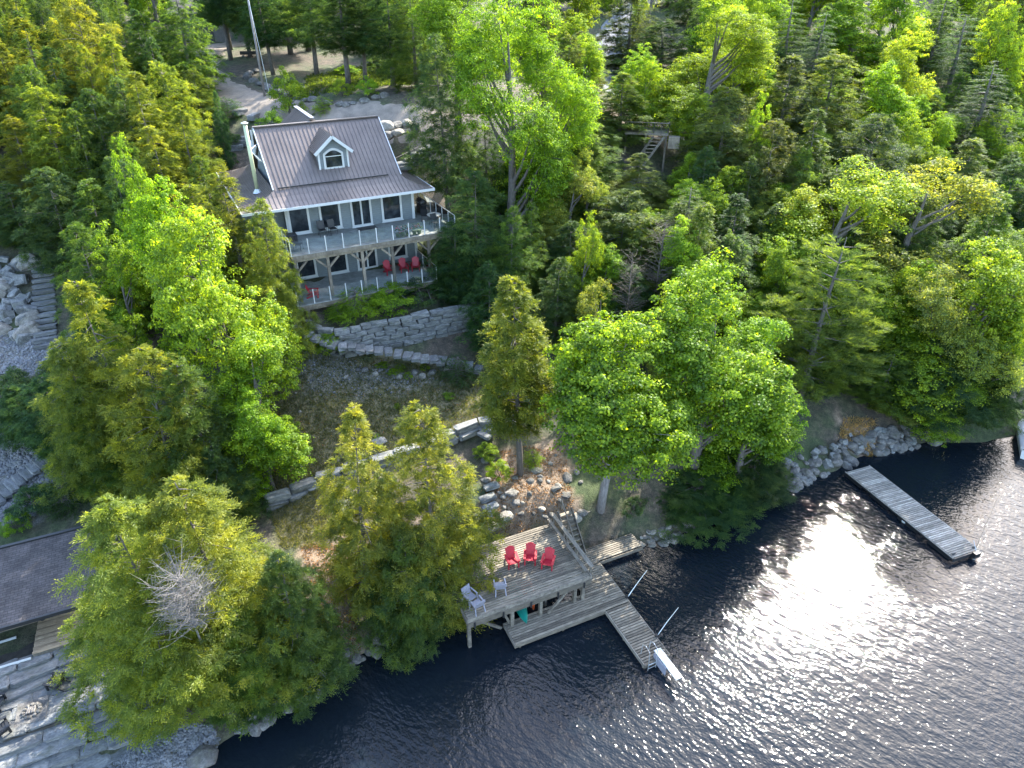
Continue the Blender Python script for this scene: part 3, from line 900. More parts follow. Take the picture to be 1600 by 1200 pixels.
MB().cbox(-.45, .45, -.3, .3, 0, .5, .05).build('body', M['dark_metal'], bl); MB().cbox(-.48, .48, -.33, .33, .503, .6, .05).build('lid', M['dark_metal'], bl)
rng = random.Random(5)
for i, x in enumerate((-2.55, -2.2, -1.8, -1.3, -0.95)):
    t = empty('flower_pot', H2W(x, -3.5, 0), HA + i, ('green potted plant with red flowers by the upper deck glass, leftmost', 'pot of red flowers second from the left along the upper deck glass', 'pot of red flowers in the middle of the row on the upper deck',
        'small dark potted plant second from the right on the upper deck', 'potted plant at the right end of the flower row on the upper deck')[i], 'flower pot', 'flower pots along the upper deck')
    MB().tube([(0, 0, 0), (0, 0, .28), (0, 0, .3)], [.12, .18, .17], 10).build('pot', M['terracotta'], t)
    lf = MB(); fw = MB()
    for k in range(60):
        a, e, r_ = rng.uniform(0, 6.28), rng.uniform(-.2, 1.4), rng.uniform(.1, .3)
        c = Vector((math.cos(a) * math.cos(e) * r_, math.sin(a) * math.cos(e) * r_, .42 + 1.3 * math.sin(e) * r_))
        d1 = Vector((rng.uniform(-1, 1), rng.uniform(-1, 1), rng.uniform(-.5, .5))) * .07
        d2 = Vector((rng.uniform(-1, 1), rng.uniform(-1, 1), rng.uniform(-.5, .5))) * .05
        (fw if k % 5 == 0 else lf).add([c - d1, c + d2, c + d1, c - d2], [(0, 1, 2, 3)])
    o = lf.build('foliage', M['leaf'], t); o.color = (0.05, 0.12, 0.03, 1)
    fw.build('blossom', M['flower'], t)
# ------------------------------------------------------------------ lakeside boathouse deck and docks (local: x along the shore, y inland, z up)
PL = {}
def plank(parent, x0, x1, yc, zt, w, mat, name='plank', th=0.035):
    """one board along local x; boards of the same size share a mesh"""
    L = round(x1 - x0, 2)
    key = (L, w, th, mat.name)
    if key not in PL:
        PL[key] = MB().cbox(-L / 2, L / 2, -w / 2, w / 2, -th, 0, 0.006).mesh(name, mat)
    r = random.Random(hash((round(x0, 3), round(yc, 3), round(zt, 2))) & 0xffff)
    return link(name, PL[key], parent, ((x0 + x1) / 2 + r.uniform(-.015, .015), yc + r.uniform(-.003, .003), zt + r.uniform(-.004, .004)), (0, 0, r.uniform(-.002, .002)))
bd = empty('boathouse_deck', D2W(0, 0, 0), DA, 'raised weathered plank deck on timber posts over a boat slip', 'deck')
y = 0.87
x0, x1 = -7.5, -0.6
while y < 5.3:
    plank(bd, x0, x1, y, DK, .118, M['plank']); y += .153
for yy in (0.95, 2.4, 3.8, 5.1):
    MB().beam((x0, yy, DK - .16), (x1, yy, DK - .16), .14, .24).build('joist', M['beam'], bd)
MB().box(x0 - .03, x1 + .03, .72, .78, DK - .3, DK + .01).build('rim_board', M['beam'], bd)
MB().box(x0 - .03, x1 + .03, .66, .717, DK - .52, DK - .2).build('rim_board', M['plank'], bd)
MB().box(x0 - .09, x0 - .03, .72, 5.3, DK - .3, DK + .02).build('rim_board', M['plank_x'], bd)
MB().box(x1 + .03, x1 + .09, .72, 5.3, DK - .3, DK + .01).build('rim_board', M['plank_x'], bd)
for i in range(5):                                       # hangers on the front rim
    xx = -7.2 + i * 1.55
    MB().box(xx - .04, xx + .04, .6, .655, DK - .6, DK - .22).build('cleat', M['dark_metal'], bd)
for xx, zb in ((-7.35, -1.5), (-4.95, .45), (-3.3, .45), (-1.25, .45), (-.75, .45)):
    MB().box(xx - .085, xx + .085, 1.05, 1.22, zb, DK - .28).build('post', M['beam'], bd)
for xx in (-7.35, -5.2, -3.1, -1.0): MB().box(xx - .085, xx + .085, 3.6, 3.77, -1.2, DK - .28).build('post', M['beam'], bd)
for a, b in (((-7.3, 1.3, DK - .5), (-5.5, 1.3, .3)), ((-2.9, 1.0, .5), (-1.4, 1.0, DK - .4)), ((-5.0, 1.3, .4), (-5.6, 1.3, DK - .4))):
    MB().beam(a, b, .1, .14).build('brace', M['beam'], bd)
# bench-like double rail on the right side
for i, yy in enumerate((.95, 2.4, 3.9, 5.2)):
    MB().box(-.53, -.44, yy - .045, yy + .045, DK - .3, DK + .55).build('rail_post', M['beam'], bd)
MB().box(-.6, -.38, .8, 5.3, DK + .55, DK + .59).build('top_rail', M['plank_x'], bd)
MB().box(-.9, -.72, .85, 5.2, DK + .36, DK + .4).build('bench_board', M['plank_x'], bd)
for yy in (1.1, 3.0, 5.0): MB().box(-.86, -.78, yy - .04, yy + .04, DK, DK + .357).build('bench_leg', M['beam'], bd)

WZ = .45
wk = empty('boat_dock', D2W(0, 0, 0), DA, 'weathered plank walkway dock with a narrow jetty reaching into the lake', 'dock')
y = 0.0
while y < 1.4:
    plank(wk, -5.3, 1.5 if y > -9 else 1.5, y, WZ, .114, M['plank']); y += .149
while y < 3.2:
    plank(wk, -.55, 1.5, y, WZ, .114, M['plank']); y += .149
while y < 4.28:
    plank(wk, -.55, 4.5, y, WZ, .114, M['plank']); y += .149
y = -.16
while y > -3.75:
    plank(wk, .04, 1.46, y, WZ - .02, .116, M['plank']); y -= .156
for a, b in (((-5.3, -.08), (.02, -.08)), ((-5.3, 1.4), (-.55, 1.4)), ((1.5, 3.1), (4.5, 3.1)), ((-.5, 4.32), (4.5, 4.32))):
    MB().beam((a[0], a[1], WZ - .13), (b[0], b[1], WZ - .13), .05, .22).build('rim_board', M['plank'], wk)
for a, b in (((0.0, -.11), (0.0, -3.78)), ((1.5, 3.07), (1.5, -3.78)), ((-5.33, -.1), (-5.33, 1.42))):
    MB().beam((a[0], a[1], WZ - .13), (b[0], b[1], WZ - .13), .05, .22).build('rim_board', M['plank_x'], wk)
MB().beam((-.02, -3.81, WZ - .13), (1.52, -3.81, WZ - .13), .05, .22).build('rim_board', M['plank'], wk)
for xx, yy in ((-5, .05), (-5, 1.3), (-2.5, .05), (-.2, .1), (.1, -1.8), (1.4, -1.8), (.1, -3.6), (1.4, -3.6), (1.4, 1.5), (3, 3.3), (4.3, 3.3), (3, 4.2), (4.3, 4.2)):
    MB().tube([(xx, yy, -2.2), (xx, yy, WZ - .06)], .07, 8).build('pile', M['beam'], wk)
st = empty('timber_stair', D2W(.68, 4.2, 0), DA, 'open wooden stair with one handrail from the bank to the dock', 'stair')
n = 8
for i in range(n):
    t = (i + .5) / n
    MB().cbox(-.42, .42, t * 1.75 - .12, t * 1.75 + .12, .5 + t * 1.85 - .05, .5 + t * 1.85, .01).build('tread', M['plank'], st)
for s in (-1, 1): MB().beam((s * .45, -.1, .45), (s * .45, 1.8, 2.42), .05, .26).build('stringer', M['plank_x'], st)
MB().beam((-.2, -.05, 1.3), (-.2, 1.95, 3.3), .07, .05).build('handrail', M['plank_x'], st)
for yy in (.0, .95, 1.85): MB().box(-.235, -.165, yy - .035, yy + .035, .5 + yy * 1.05, 1.32 + yy * 1.0).build('rail_post', M['beam'], st)
sb = empty('log_border', D2W(1.3, 6.15, 0), DA + R(5), 'weathered timber edging board by the top of the dock stair', 'log')
zb = hz(*D2W(2.0, 6.15)[:2])
MB().box(0, 1.6, -.08, .08, zb - .1, zb + .14).build('board', M['beam'], sb)
# mooring whips
for i, (yy, lb) in enumerate(((.2, 'slim pale mooring pole leaning out from the dock corner'), (-2.6, 'slim pale mooring pole leaning out near the end of the jetty'))):
    t = empty('mooring_whip', D2W(1.5, yy, WZ), DA, lb, 'mooring pole', 'mooring whips')
    MB().tube([(0, 0, -.1), (.6, .05, .72), (1.15, .0, 1.6)], [.028, .022, .014], 6).build('pole', M['metal'], t)
    MB().box(-.06, .06, -.06, .06, .0, .12).build('base', M['dark_metal'], t)
# swim ladder
sl = empty('swim_ladder', D2W(.42, -3.72, WZ), DA, 'tubular metal swim ladder at the end of the jetty', 'ladder')
for s in (-.23, .23): MB().tube([(s, .55, 0), (s, .5, .75), (s, .25, .92), (s, -.1, .85), (s, -.14, 0), (s, -.14, -1.2)], .02, 6).build('rail', M['metal'], sl)
for k in range(4): MB().tube([(-.23, -.14, -.05 - k * .27), (.23, -.14, -.05 - k * .27)], .018, 6).build('rung', M['metal'], sl)
# ramp / diving board at the end
sp = empty('diving_board', D2W(.93, -3.55, WZ), DA, 'white diving board on a frame at the tip of the jetty', 'diving board')
MB().cbox(-.2, .2, -1.75, .1, .28, .33, .02).build('board', M['white'], sp)
MB().cbox(-.26, -.205, -1.0, .0, -.25, .26, .02).build('side_frame', M['greyplastic'], sp)
for yy in (-.15, -.75): MB().box(-.2, .2, yy - .04, yy + .04, -.05, .277).build('support', M['metal'], sp)
# kayaks under the deck
def kayak(name, loc, rz, mat, label):
    t = empty(name, loc, rz, label, 'kayak')
    m = MB(); n = 12; L = 3.4
    for i in range(n + 1):
        u = i / n * 2 - 1; wd = .33 * max(0.02, (1 - abs(u) ** 2.4)); h = .16 * max(.15, 1 - u ** 4)
        for k in range(10):
            a = 2 * math.pi * k / 10
            m.v.append((wd * math.cos(a), u * L / 2, h * math.sin(a) + .12 * u ** 4))
    for i in range(n):
        for k in range(10):
            a, b = i * 10 + k, i * 10 + (k + 1) % 10
            m.f.append((a, b, b + 10, a + 10))
    m.f.append(tuple(range(10))); m.f.append(tuple(n * 10 + k for k in range(10))[::-1])
    m.build('hull', mat, t, True)
    MB().tube([(0, -.4, .165), (0, -.4, .19)], .22, 12).build('cockpit', M['black'], t)
    return t
kayak('kayak', D2W(-4.1, 2.2, .8), DA + R(-10), M['green'], 'green kayak poking out from under the boathouse deck')
kayak('kayak', D2W(-3.3, 2.75, .92), DA + R(-14), M['orange'], 'orange kayak stored in the shade under the boathouse deck')
kr = empty('kayak_rack', D2W(-3.6, 2.9, 0), DA, 'low timber rack holding kayaks under the deck', 'rack')
for yy in (-1.0, .9): MB().box(-1.1, 1.1, yy - .05, yy + .05, .5, .6).build('bearer', M['beam'], kr)
for xx in (-1, 1):
    for yy in (-1.0, .9): MB().box(xx - .05, xx + .05, yy - .049, yy + .049, -1.5, .497).build('leg', M['beam'], kr)

# ------------------------------------------------------------------ the other dock to the right
A, B = at(1322, 737, .45), at(1490, 872, .45)
RA = math.atan2((A - B).y, (A - B).x)                    # local x runs from the tip to the shore
rd = empty('floating_dock', (B.x, B.y, 0), RA, 'long floating plank dock beside the sparkling water on the far right', 'dock')
# width to the right of local x (towards -y)
pc_ = MB().cbox(-.054, .054, -2.0, 0, -.035, 0, .006).mesh('plank', M['pale_plank'])
x = .07
while x < 8.55:
    r = random.Random(int(x * 1000))
    link('plank', pc_, rd, (x, r.uniform(-.02, .02), .48 + r.uniform(-.004, .004)), (0, 0, r.uniform(-.004, .004))); x += .142
for yy in (-.02, -1.98): MB().beam((0, yy, .34), (8.6, yy, .34), .06, .18).build('rim_board', M['dark_metal'], rd)
for yy in (.03, -2.03): MB().beam((0, yy, .42), (8.6, yy, .42), .04, .05).build('edge_strip', M['pale_plank'], rd)
MB().beam((-.03, .02, .3), (-.03, -2.02, .3), .06, .26).build('rim_board', M['dark_metal'], rd)
for xx in (.3, 2.6, 4.9, 7.2): MB().box(xx, xx + 1.5, -1.9, -.1, -.35, .17).build('float', M['black'], rd)
for xx, yy in ((.2, -.2), (.2, -1.8)):
    m = MB(); m.box(xx - .03, xx + .03, yy - .08, yy + .08, .485, .53); m.tube([(xx, yy - .16, .55), (xx, yy + .16, .55)], .025, 6); m.build('cleat', M['dark_metal'], rd)
fb = empty('dock_fender', at(1415, 817, .05), .6, 'small white float hanging in the water beside the right dock', 'float')
MB().tube([(0, -.25, .05), (0, -.18, .05), (0, .18, .05), (0, .25, .05)], [.05, .13, .13, .05], 10).build('body', M['white'], fb, True)
ob = empty('trolling_motor', (B + (A - B).normalized() * .1)[:2] + (0,) if False else (B.x, B.y, 0), RA, 'small dark outboard bracket on the end of the right dock', 'bracket')
MB().box(-.32, -.07, -1.75, -1.35, .2, .55).build('body', M['black'], ob); MB().tube([(-.2, -1.55, -.4), (-.2, -1.55, .2)], .05, 8).build('shaft', M['metal'], ob)
MB().tube([(-.2, -1.55, .5), (.35, -1.75, .95)], .018, 6).build('tiller', M['metal'], ob)
wp = empty('mooring_whip', (B + Vector((1.9, .6, 0)))[:], RA, 'thin dark mooring rod slanting over the water beyond the right dock', 'mooring pole', 'mooring whips')
wp.location = (B.x + 1.75, B.y + .8, .4)
q = at(1562, 770, 1.7) - Vector(wp.location)
wp.rotation_euler = (0, 0, 0)
MB().tube([(0, 0, 0), q * .5 + Vector((0, 0, .15)), q], [.022, .018, .012], 6).build('pole', M['beam'], wp)
# covered boat at the right edge
bt = empty('covered_boat', at(1614, 690, .0), R(62), 'blue grey canvas covered boat moored at the right edge', 'boat')
m = MB(); n = 14
def ring(u, wmax, ztop, zbot, k=8):
    wd = wmax * (max(.02, 1 - max(0, u) ** 2.2))
    return [(u * 2.9, -wd, ztop), (u * 2.9, -wd * .9, zbot), (u * 2.9, 0, zbot - .15), (u * 2.9, wd * .9, zbot), (u * 2.9, wd, ztop)]
for i in range(n + 1):
    m.v += ring(-1 + 2 * i / n, 1.15, .75, .05)
for i in range(n):
    for k in range(4): m.f.append((i * 5 + k, i * 5 + k + 1, i * 5 + k + 6, i * 5 + k + 5))
m.f.append((0, 1, 2, 3, 4)); m.build('hull', M['white'], bt)
m = MB()
for i in range(n + 1):
    u = -1 + 2 * i / n; wd = 1.2 * max(.02, 1 - max(0, u) ** 2.2)
    m.v += [(u * 2.95, -wd, .68), (u * 2.95, -wd * .95, .82), (u * 2.95, 0, 1.15 + .1 * math.sin(i * 1.7)), (u * 2.95, wd * .95, .82), (u * 2.95, wd, .68)]
for i in range(n):
    for k in range(4): m.f.append((i * 5 + k, i * 5 + k + 5, i * 5 + k + 6, i * 5 + k + 1))
m.build('cover', M['canvas'], bt, True)
# ------------------------------------------------------------------ stones
def block_mesh(seed, lx, ly, lz, mat, name='stone', rough=0.08):
    """rough quarried block: chamfered box with uneven corners"""
    r = random.Random(seed)
    bm = bmesh.new()
    bmesh.ops.create_cube(bm, size=1)
    bmesh.ops.bevel(bm, geom=bm.edges[:] , offset=.09, segments=1, affect='EDGES')
    for v in bm.verts:
        v.co = Vector((v.co.x * lx, v.co.y * ly, v.co.z * lz)) + Vector((r.gauss(0, 1) * rough * lx * .5, r.gauss(0, 1) * rough * ly * .8, r.gauss(0, 1) * rough * lz * .6))
    me = bpy.data.meshes.new(name); bm.to_mesh(me); bm.free(); me.materials.append(mat)
    return me
def rock_mesh(seed, mat, sub=2, amp=.3, name='boulder', flat=.75):
    r = random.Random(seed)
    bm = bmesh.new()
    bmesh.ops.create_icosphere(bm, subdivisions=sub, radius=1)
    off = Vector((r.uniform(0, 50), r.uniform(0, 50), r.uniform(0, 50)))
    cuts = [(Vector((r.gauss(0, 1), r.gauss(0, 1), r.gauss(0, 1))).normalized(), r.uniform(.6, .9)) for _ in range(7)]
    for v in bm.verts:
        p = v.co.copy()
        p *= 1 + amp * noise.noise(p * 1.2 + off)
        for n_, d in cuts:
            e = p.dot(n_) - d
            if e > 0: p -= n_ * e * .85
        v.co = Vector((p.x, p.y, p.z * flat))
    me = bpy.data.meshes.new(name); bm.to_mesh(me); bm.free(); me.materials.append(mat)
    return me
BLK = [block_mesh(i, 1, 1, 1, M['stone']) for i in range(8)]
SLB = [block_mesh(40 + i, 1, 1, 1, M['slab'], 'slab', .07) for i in range(6)]
RCK = [rock_mesh(i, M['rock']) for i in range(8)]
PRK = [rock_mesh(20 + i, M['pale_rock']) for i in range(5)]
def walk(pts, step):
    """resample a polyline at even steps, yields (point, heading)"""
    P = [Vector(p) for p in pts]; out = []
    seg = [(b - a).length for a, b in zip(P[:-1], P[1:])]
    tot = sum(seg); d = 0
    def ev(d):
        for (a, b), L in zip(zip(P[:-1], P[1:]), seg):
            if d <= L: return a + (b - a) * (d / L), math.atan2((b - a).y, (b - a).x)
            d -= L
        return P[-1], math.atan2((P[-1] - P[-2]).y, (P[-1] - P[-2]).x)
    while d < tot:
        s = step() if callable(step) else step
        p, h = ev(min(tot, d + s / 2)); out.append((p, h, s)); d += s
    return out
def stone_wall(label, pts, ztop, courses, ch, length=(.8, 1.5), depth=.55, batter=.06, seed=0, cat='stone wall', name='retaining_wall', blocks=None, jit=.04, part='stone'):
    r = random.Random(seed)
    P = [Vector((p[0], p[1], 0)) for p in pts]
    c0 = sum(P, Vector()) / len(P)
    root = empty(name, (c0.x, c0.y, 0), 0, label, cat)
    for k in range(courses):
        zt = ztop - k * ch if not callable(ztop) else None
        for p, h, s in walk(P, lambda: r.uniform(*length)):
            zc = (ztop(p) - k * ch) if callable(ztop) else zt
            n_ = Vector((math.sin(h), -math.cos(h), 0))
            q = p + n_ * (k * batter + r.uniform(-jit, jit)) - c0
            gz = hz(p.x + n_.x * .6, p.y + n_.y * .6)
            if k > 1 and zc + ch * .2 < gz: continue
            dz = r.uniform(-.03, .05) if k == 0 else r.uniform(-.015, .015)
            link(part, r.choice(blocks or BLK), root, (q.x, q.y, zc - ch / 2 + dz), (r.uniform(-.03, .03), r.uniform(-.03, .03), h + r.uniform(-.05, .05) + r.choice((0, math.pi))), (s * .97, depth * r.uniform(.85, 1.15), ch * .96))
    return root
def pxl(pts, z): return [at(x, y, z(i / (len(pts) - 1)) if callable(z) else z) for i, (x, y) in enumerate(pts)]
# tall curved wall under the lower deck
stone_wall('tall curved retaining wall of grey armour stone below the cottage deck', pxl([(463, 492), (482, 503), (505, 513), (530, 515), (558, 510), (590, 502), (625, 496), (660, 489), (700, 481), (738, 474)], 8.95), 8.95, 6, .34, (.7, 1.35), .5, .05, 3)
# stepping path along its foot
sp_ = [(430, 491), (440, 503), (452, 511), (466, 517), (480, 523), (494, 529), (508, 533), (521, 537), (535, 541), (550, 541), (563, 545), (577, 546), (592, 548), (607, 550), (622, 553), (637, 556), (650, 559), (663, 561), (677, 562), (690, 564), (704, 567), (718, 571), (733, 573), (747, 577)]
sroot = empty('stone_path', at(600, 548, 7), 0, 'curving path of flat grey stone slabs along the foot of the tall wall', 'stone path')
r = random.Random(8)
P = pxl(sp_, lambda t: 9.3 - 3.5 * t)
for i, p in enumerate(P):
    d = P[min(i + 1, len(P) - 1)] - P[max(i - 1, 0)]
    h = math.atan2(d.y, d.x)
    link('slab', r.choice(SLB), sroot, Vector((p.x, p.y, max(p.z, hz(p.x, p.y) + .06))) - Vector(sroot.location), (r.uniform(-.03, .03), r.uniform(-.03, .03), h + r.uniform(-.12, .12)), (r.uniform(.5, .66), r.uniform(.85, 1.15), .24))
# boulders edging the path on the downhill side
def boulder(loc, s, label, group=None, meshes=RCK, rz=None, seed=None):
    r_ = random.Random(seed if seed is not None else hash((round(loc[0], 2), round(loc[1], 2))) & 0xffff)
    o = link('boulder', r_.choice(meshes), None, loc, (r_.uniform(-.3, .3), r_.uniform(-.3, .3), rz if rz is not None else r_.uniform(0, 6.28)), (s * r_.uniform(.85, 1.25), s * r_.uniform(.75, 1.05), s * r_.uniform(.7, 1)))
    return tag(o, label, 'boulder', group)
def on(px, py, z0=5.0):
    """ground point seen at a pixel"""
    z = z0
    for _ in range(12):
        p = at(px, py, z); z = .5 * z + .5 * hz(p.x, p.y)
    p = at(px, py, z); return Vector((p.x, p.y, hz(p.x, p.y)))
for i in range(14):
    p = on(545 + i * 13 + r.uniform(-5, 5), 590 + r.uniform(-12, 4) - i * .6, 6); boulder(p, r.uniform(.14, .3), 'rough grey rock in the rubble band above the shaded lawn', 'rubble rocks above the lawn', PRK if i % 3 == 0 else RCK)
boulder(on(592, 690, 4.8), .55, 'rounded pale boulder set in the grassy slope above the low wall', None, PRK)
# mid-slope low wall of big blocks
stone_wall('low wall of big weathered armour stones crossing the grassy slope', [at(412, 778, 3.9), at(457, 762, 4.0), at(510, 742, 4.1), at(575, 722, 4.3), at(630, 704, 4.5), at(690, 683, 4.7), at(735, 660, 5.0), at(775, 652, 5.2)],
           lambda p: 3.95 + (p.x + 14) * .095, 2, .42, (1.0, 1.75), .65, .1, 5)
stp = empty('stone_steps', at(762, 672, 4.8), 0, 'three flat stone steps at the right end of the low wall', 'stone steps')
for i, (x, y, z) in enumerate(((757, 680, 4.55), (768, 671, 4.72), (779, 664, 4.9), (795, 660, 5.05))):
    p = at(x, y, z); link('step', SLB[i % 6], stp, p - Vector(stp.location), (0, 0, R(-38)), (.95, .5, .2))
st2 = empty('stone_steps', at(760, 790, 2.8), 0, 'weathered flat stone steps between the trees by the boathouse deck', 'stone steps')
for i, (x, y, z) in enumerate(((768, 760, 3.15), (762, 778, 3.0), (766, 792, 2.9), (757, 806, 2.8))):
    p = at(x, y, z); link('step', SLB[i % 6], st2, p - Vector(st2.location), (0, 0, R(30)), (.95, .5, .2))
# rocks scattered on the dock bank
for i in range(46):
    a = r.random(); px, py = 745 + r.random() * 165, 700 + r.random() * 110
    if 795 < px < 820 and py < 745: continue
    p = on(px, py, 2.8)
    boulder(p + Vector((0, 0, .02)), r.uniform(.12, .34) * (1.3 if r.random() < .15 else 1), 'weathered rock among leaf litter on the bank above the boathouse deck', 'rocks on the bank above the boathouse deck', PRK if r.random() < .5 else RCK)
for i, (px, py, s, lb) in enumerate(((872, 760, .28, 'pale flat rock lying on the bank right of the cedar trunk'), (800, 770, .4, 'dark angular boulder below the cedar trunk'), (790, 806, .55, 'broad sunlit rock ledge at the back edge of the boathouse deck'), (765, 822, .5, 'grey boulder at the left back corner of the boathouse deck'))):
    boulder(on(px, py, 2.7), s, lb, None, PRK if i != 1 else RCK)
# rip-rap along the right shore
rr = empty('riprap_bank', (25, 39.6, 0), 0, 'bank of piled grey rocks along the shore by the right dock', 'rock bank')
k = 0
for i in range(150):
    t = r.random(); x = 18.5 + t * 13.5
    ys = np.interp(x, [p[0] for p in SHORE[10:28]], [p[1] for p in SHORE[10:28]])
    d = r.uniform(-.35, 1.5); y_ = ys + d
    s = r.uniform(.16, .48) * (1.2 if r.random() < .2 else 1)
    link('rock', r.choice(RCK + BLK[:5]), rr, (x - 25, y_ - 39.6, max(0, .05 + .5 * d) + r.uniform(0, .12)), (r.uniform(-.5, .5), r.uniform(-.5, .5), r.uniform(0, 6.28)), (s * 1.2, s, s * .9))
rl = empty('riprap_bank', (9, 31.2, 0), 0, 'small heap of grey stones at the shore end of the boat dock', 'rock bank')
for i in range(60):
    x = r.uniform(7.6, 11.8); ys = np.interp(x, [8.6, 10.4, 13.1], [30.9, 31.6, 33.7]); d = r.uniform(-.5, .7); s = r.uniform(.1, .3)
    link('rock', r.choice(RCK + PRK), rl, (x - 9, ys + d - 31.2, max(-.02, .4 * d) + .05), (r.uniform(-.5, .5), r.uniform(-.5, .5), r.uniform(0, 6.28)), (s * 1.2, s, s * .9))
rl = empty('riprap_bank', (-6, 24.5, 0), 0, 'dark wet shore rocks under the cedars left of the boathouse deck', 'rock bank')
for i in range(80):
    x = r.uniform(-12.5, -2.2); ys = np.interp(x, [-13.2, -11.4, -9.3, -8.4, -6.2, -3.5, -1.6], [18.3, 19.6, 21.2, 22.4, 24.0, 26.0, 28.4]); d = r.uniform(-.6, .6); s = r.uniform(.12, .42)
    link('rock', r.choice(RCK), rl, (x + 6, ys + d - 24.5, max(-.05, .4 * d)), (r.uniform(-.5, .5), r.uniform(-.5, .5), r.uniform(0, 6.28)), (s * 1.2, s, s * .9))
# drive edging behind the cottage
for nm, pts, nn, lb in (('boulder_row', [(405, 112), (385, 118), (400, 132), (430, 143), (455, 152)], 16, 'row of boulders curving along the driveway near the utility pole'),
                        ('boulder_row', [(470, 158), (500, 163), (540, 166), (575, 160), (600, 152)], 22, 'row of boulders edging the driveway behind the cottage roof')):
    root = empty(nm, on(*pts[2], 19), 0, lb, 'boulder row'); L0 = Vector(root.location)
    P = [on(*q, 19) for q in pts]
    for p, h, s in walk(P, lambda: r.uniform(.7, 1.2)):
        link('rock', r.choice(RCK), root, (p.x - L0.x + r.uniform(-.3, .3), p.y - L0.y + r.uniform(-.3, .3), hz(p.x, p.y) - L0.z + .12), (0, 0, r.uniform(0, 6.28)), (s * .55, s * .45, s * .42))
root = empty('boulder_wall', H2W(1.0, 11.5, 0), 0, 'wall of large sunlit boulders beside the driveway right of the cottage roof', 'boulder wall')
for i, (px, py, Y, s) in enumerate(((600, 199, 60.5, 1.0), (620, 197, 61, .8), (635, 193, 61.5, .75), (606, 212, 59.8, .75), (622, 207, 60, .7), (650, 200, 62, .7), (340, 160, 66, .8))[:6]):
    p = atY(px, py, Y); link('rock', RCK[i] if i % 2 else PRK[i % 5], root, p - Vector(root.location), (0, 0, i), (s, s * .7, s * .75))
st3 = empty('stone_steps', H2W(4, 5, 0), 0, 'pale stone steps with a thin handrail right of the cottage', 'stone steps')
for i, (px, py, Y) in enumerate(((627, 262, 55.0), (636, 256, 55.6), (647, 249, 56.2), (658, 241, 56.9), (670, 234, 57.6), (684, 229, 58.3))):
    p = atY(px, py, Y); link('step', SLB[i % 6], st3, p - Vector(st3.location), (0, 0, R(25)), (1.5, .8, .3))
a, b = atY(614, 249, 55.4), atY(662, 226, 58)
MB().tube([a - Vector(st3.location), b - Vector(st3.location)], .03, 6).build('handrail', M['dark_metal'], st3)
m_ = (a + b) / 2 - Vector(st3.location); MB().tube([m_, m_ - Vector((0, 0, 1.1))], .03, 6).build('rail_post', M['dark_metal'], st3)
# pale slabs left of the cottage
gp = empty('garden_wall', on(372, 215, 16), 0, 'pale garden stones stacked behind the chimney pipe', 'stone wall')
for i, (px, py, s) in enumerate(((372, 218, 1.4), (374, 228, 1.2), (368, 234, 1.3), (355, 172, 1.6), (375, 178, 1.5), (398, 186, 1.6), (340, 166, 1.5))):
    p = on(px, py, 17); link('stone', SLB[i % 6], gp, p - Vector(gp.location) + Vector((0, 0, .2)), (0, 0, .3 * i), (s, .7, .5))

# ------------------------------------------------------------------ neighbour's place, left
nb = empty('boathouse', at(60, 900, 4.0), 0, 'low dark boathouse with a grey asphalt shingle roof at the left edge', 'boathouse')
NA = R(24)
NU, NB = Vector((math.cos(NA), math.sin(NA), 0)), Vector((-math.sin(NA), math.cos(NA), 0))
nb.rotation_euler = (0, 0, NA); NO = Vector(nb.location)
def loc_of(px, py, z): d = at(px, py, z) - NO; return (d.dot(NU), d.dot(NB), z - NO.z)
l0 = loc_of(130, 824, 4.3); l1 = loc_of(60, 962, 3.7)
xr, yt, yb = 2.6, l0[1], l1[1]
m = MB(); m.slab([(-14, yb, -.35), (xr, yb, -.35), (xr, yt, .3), (-14, yt, .3)], .14); ro = m.build('roof', M['shingle'], nb)
m = MB(); m.beam((-14, yt, .3), (xr, yt, .3), .18, .16); m.build('ridge_trim', M['dark_metal'], nb)
m = MB(); m.beam((-14, yb - .06, -.42), (xr, yb - .06, -.42), .1, .2); m.build('gutter', M['dark_metal'], nb)
MB().box(-13.8, xr - .3, yb + 1.7, yt - .2, -3.2, -.3).build('wall', M['cabin'], nb)
td = empty('timber_platform', NO, NA, 'small sunlit plank platform beside the dark boathouse roof', 'platform')
c0, c1, c2 = loc_of(60, 967, 2.1), loc_of(84, 1012, 2.1), loc_of(150, 945, 2.1)
y = c1[1] + .07
while y < c0[1]:
    plank(td, c0[0], c0[0] + 3.4, y, 2.1 - NO.z, .13, M['new_plank']); y += .143
MB().box(c0[0], c0[0] + 3.4, c1[1], c0[1], 1.2 - NO.z, 2.06 - NO.z).build('base', M['beam'], td)
pt = empty('flower_urn', at(67, 968, 2.12), 0, 'small dark pot on the corner of the plank platform', 'pot')
MB().tube([(0, 0, 0), (0, 0, .2), (0, 0, .26)], [.1, .16, .13], 10).build('pot', M['black'], pt)
gb = empty('sunken_bed', NO, NA, 'dark sunken bed framed by pale edging below the shingle roof', 'planting bed')
e0, e1 = loc_of(0, 1036, 1.9), loc_of(78, 1006, 1.9)
MB().box(c0[0] - 6, c0[0] - .05, c1[1], c0[1] - .1, .9 - NO.z, 1.55 - NO.z).build('bed', M['soil'], gb)
MB().beam((c0[0] - 6, c1[1] - .05, 1.9 - NO.z), (c0[0] - .1, c1[1] - .05, 1.9 - NO.z), .09, .12).build('edging', M['white'], gb)
MB().beam((c0[0] - 6, c0[1] + .02, 2.05 - NO.z), (c0[0] - .1, c0[1] + .02, 2.05 - NO.z), .12, .14).build('edging', M['new_plank'], gb)
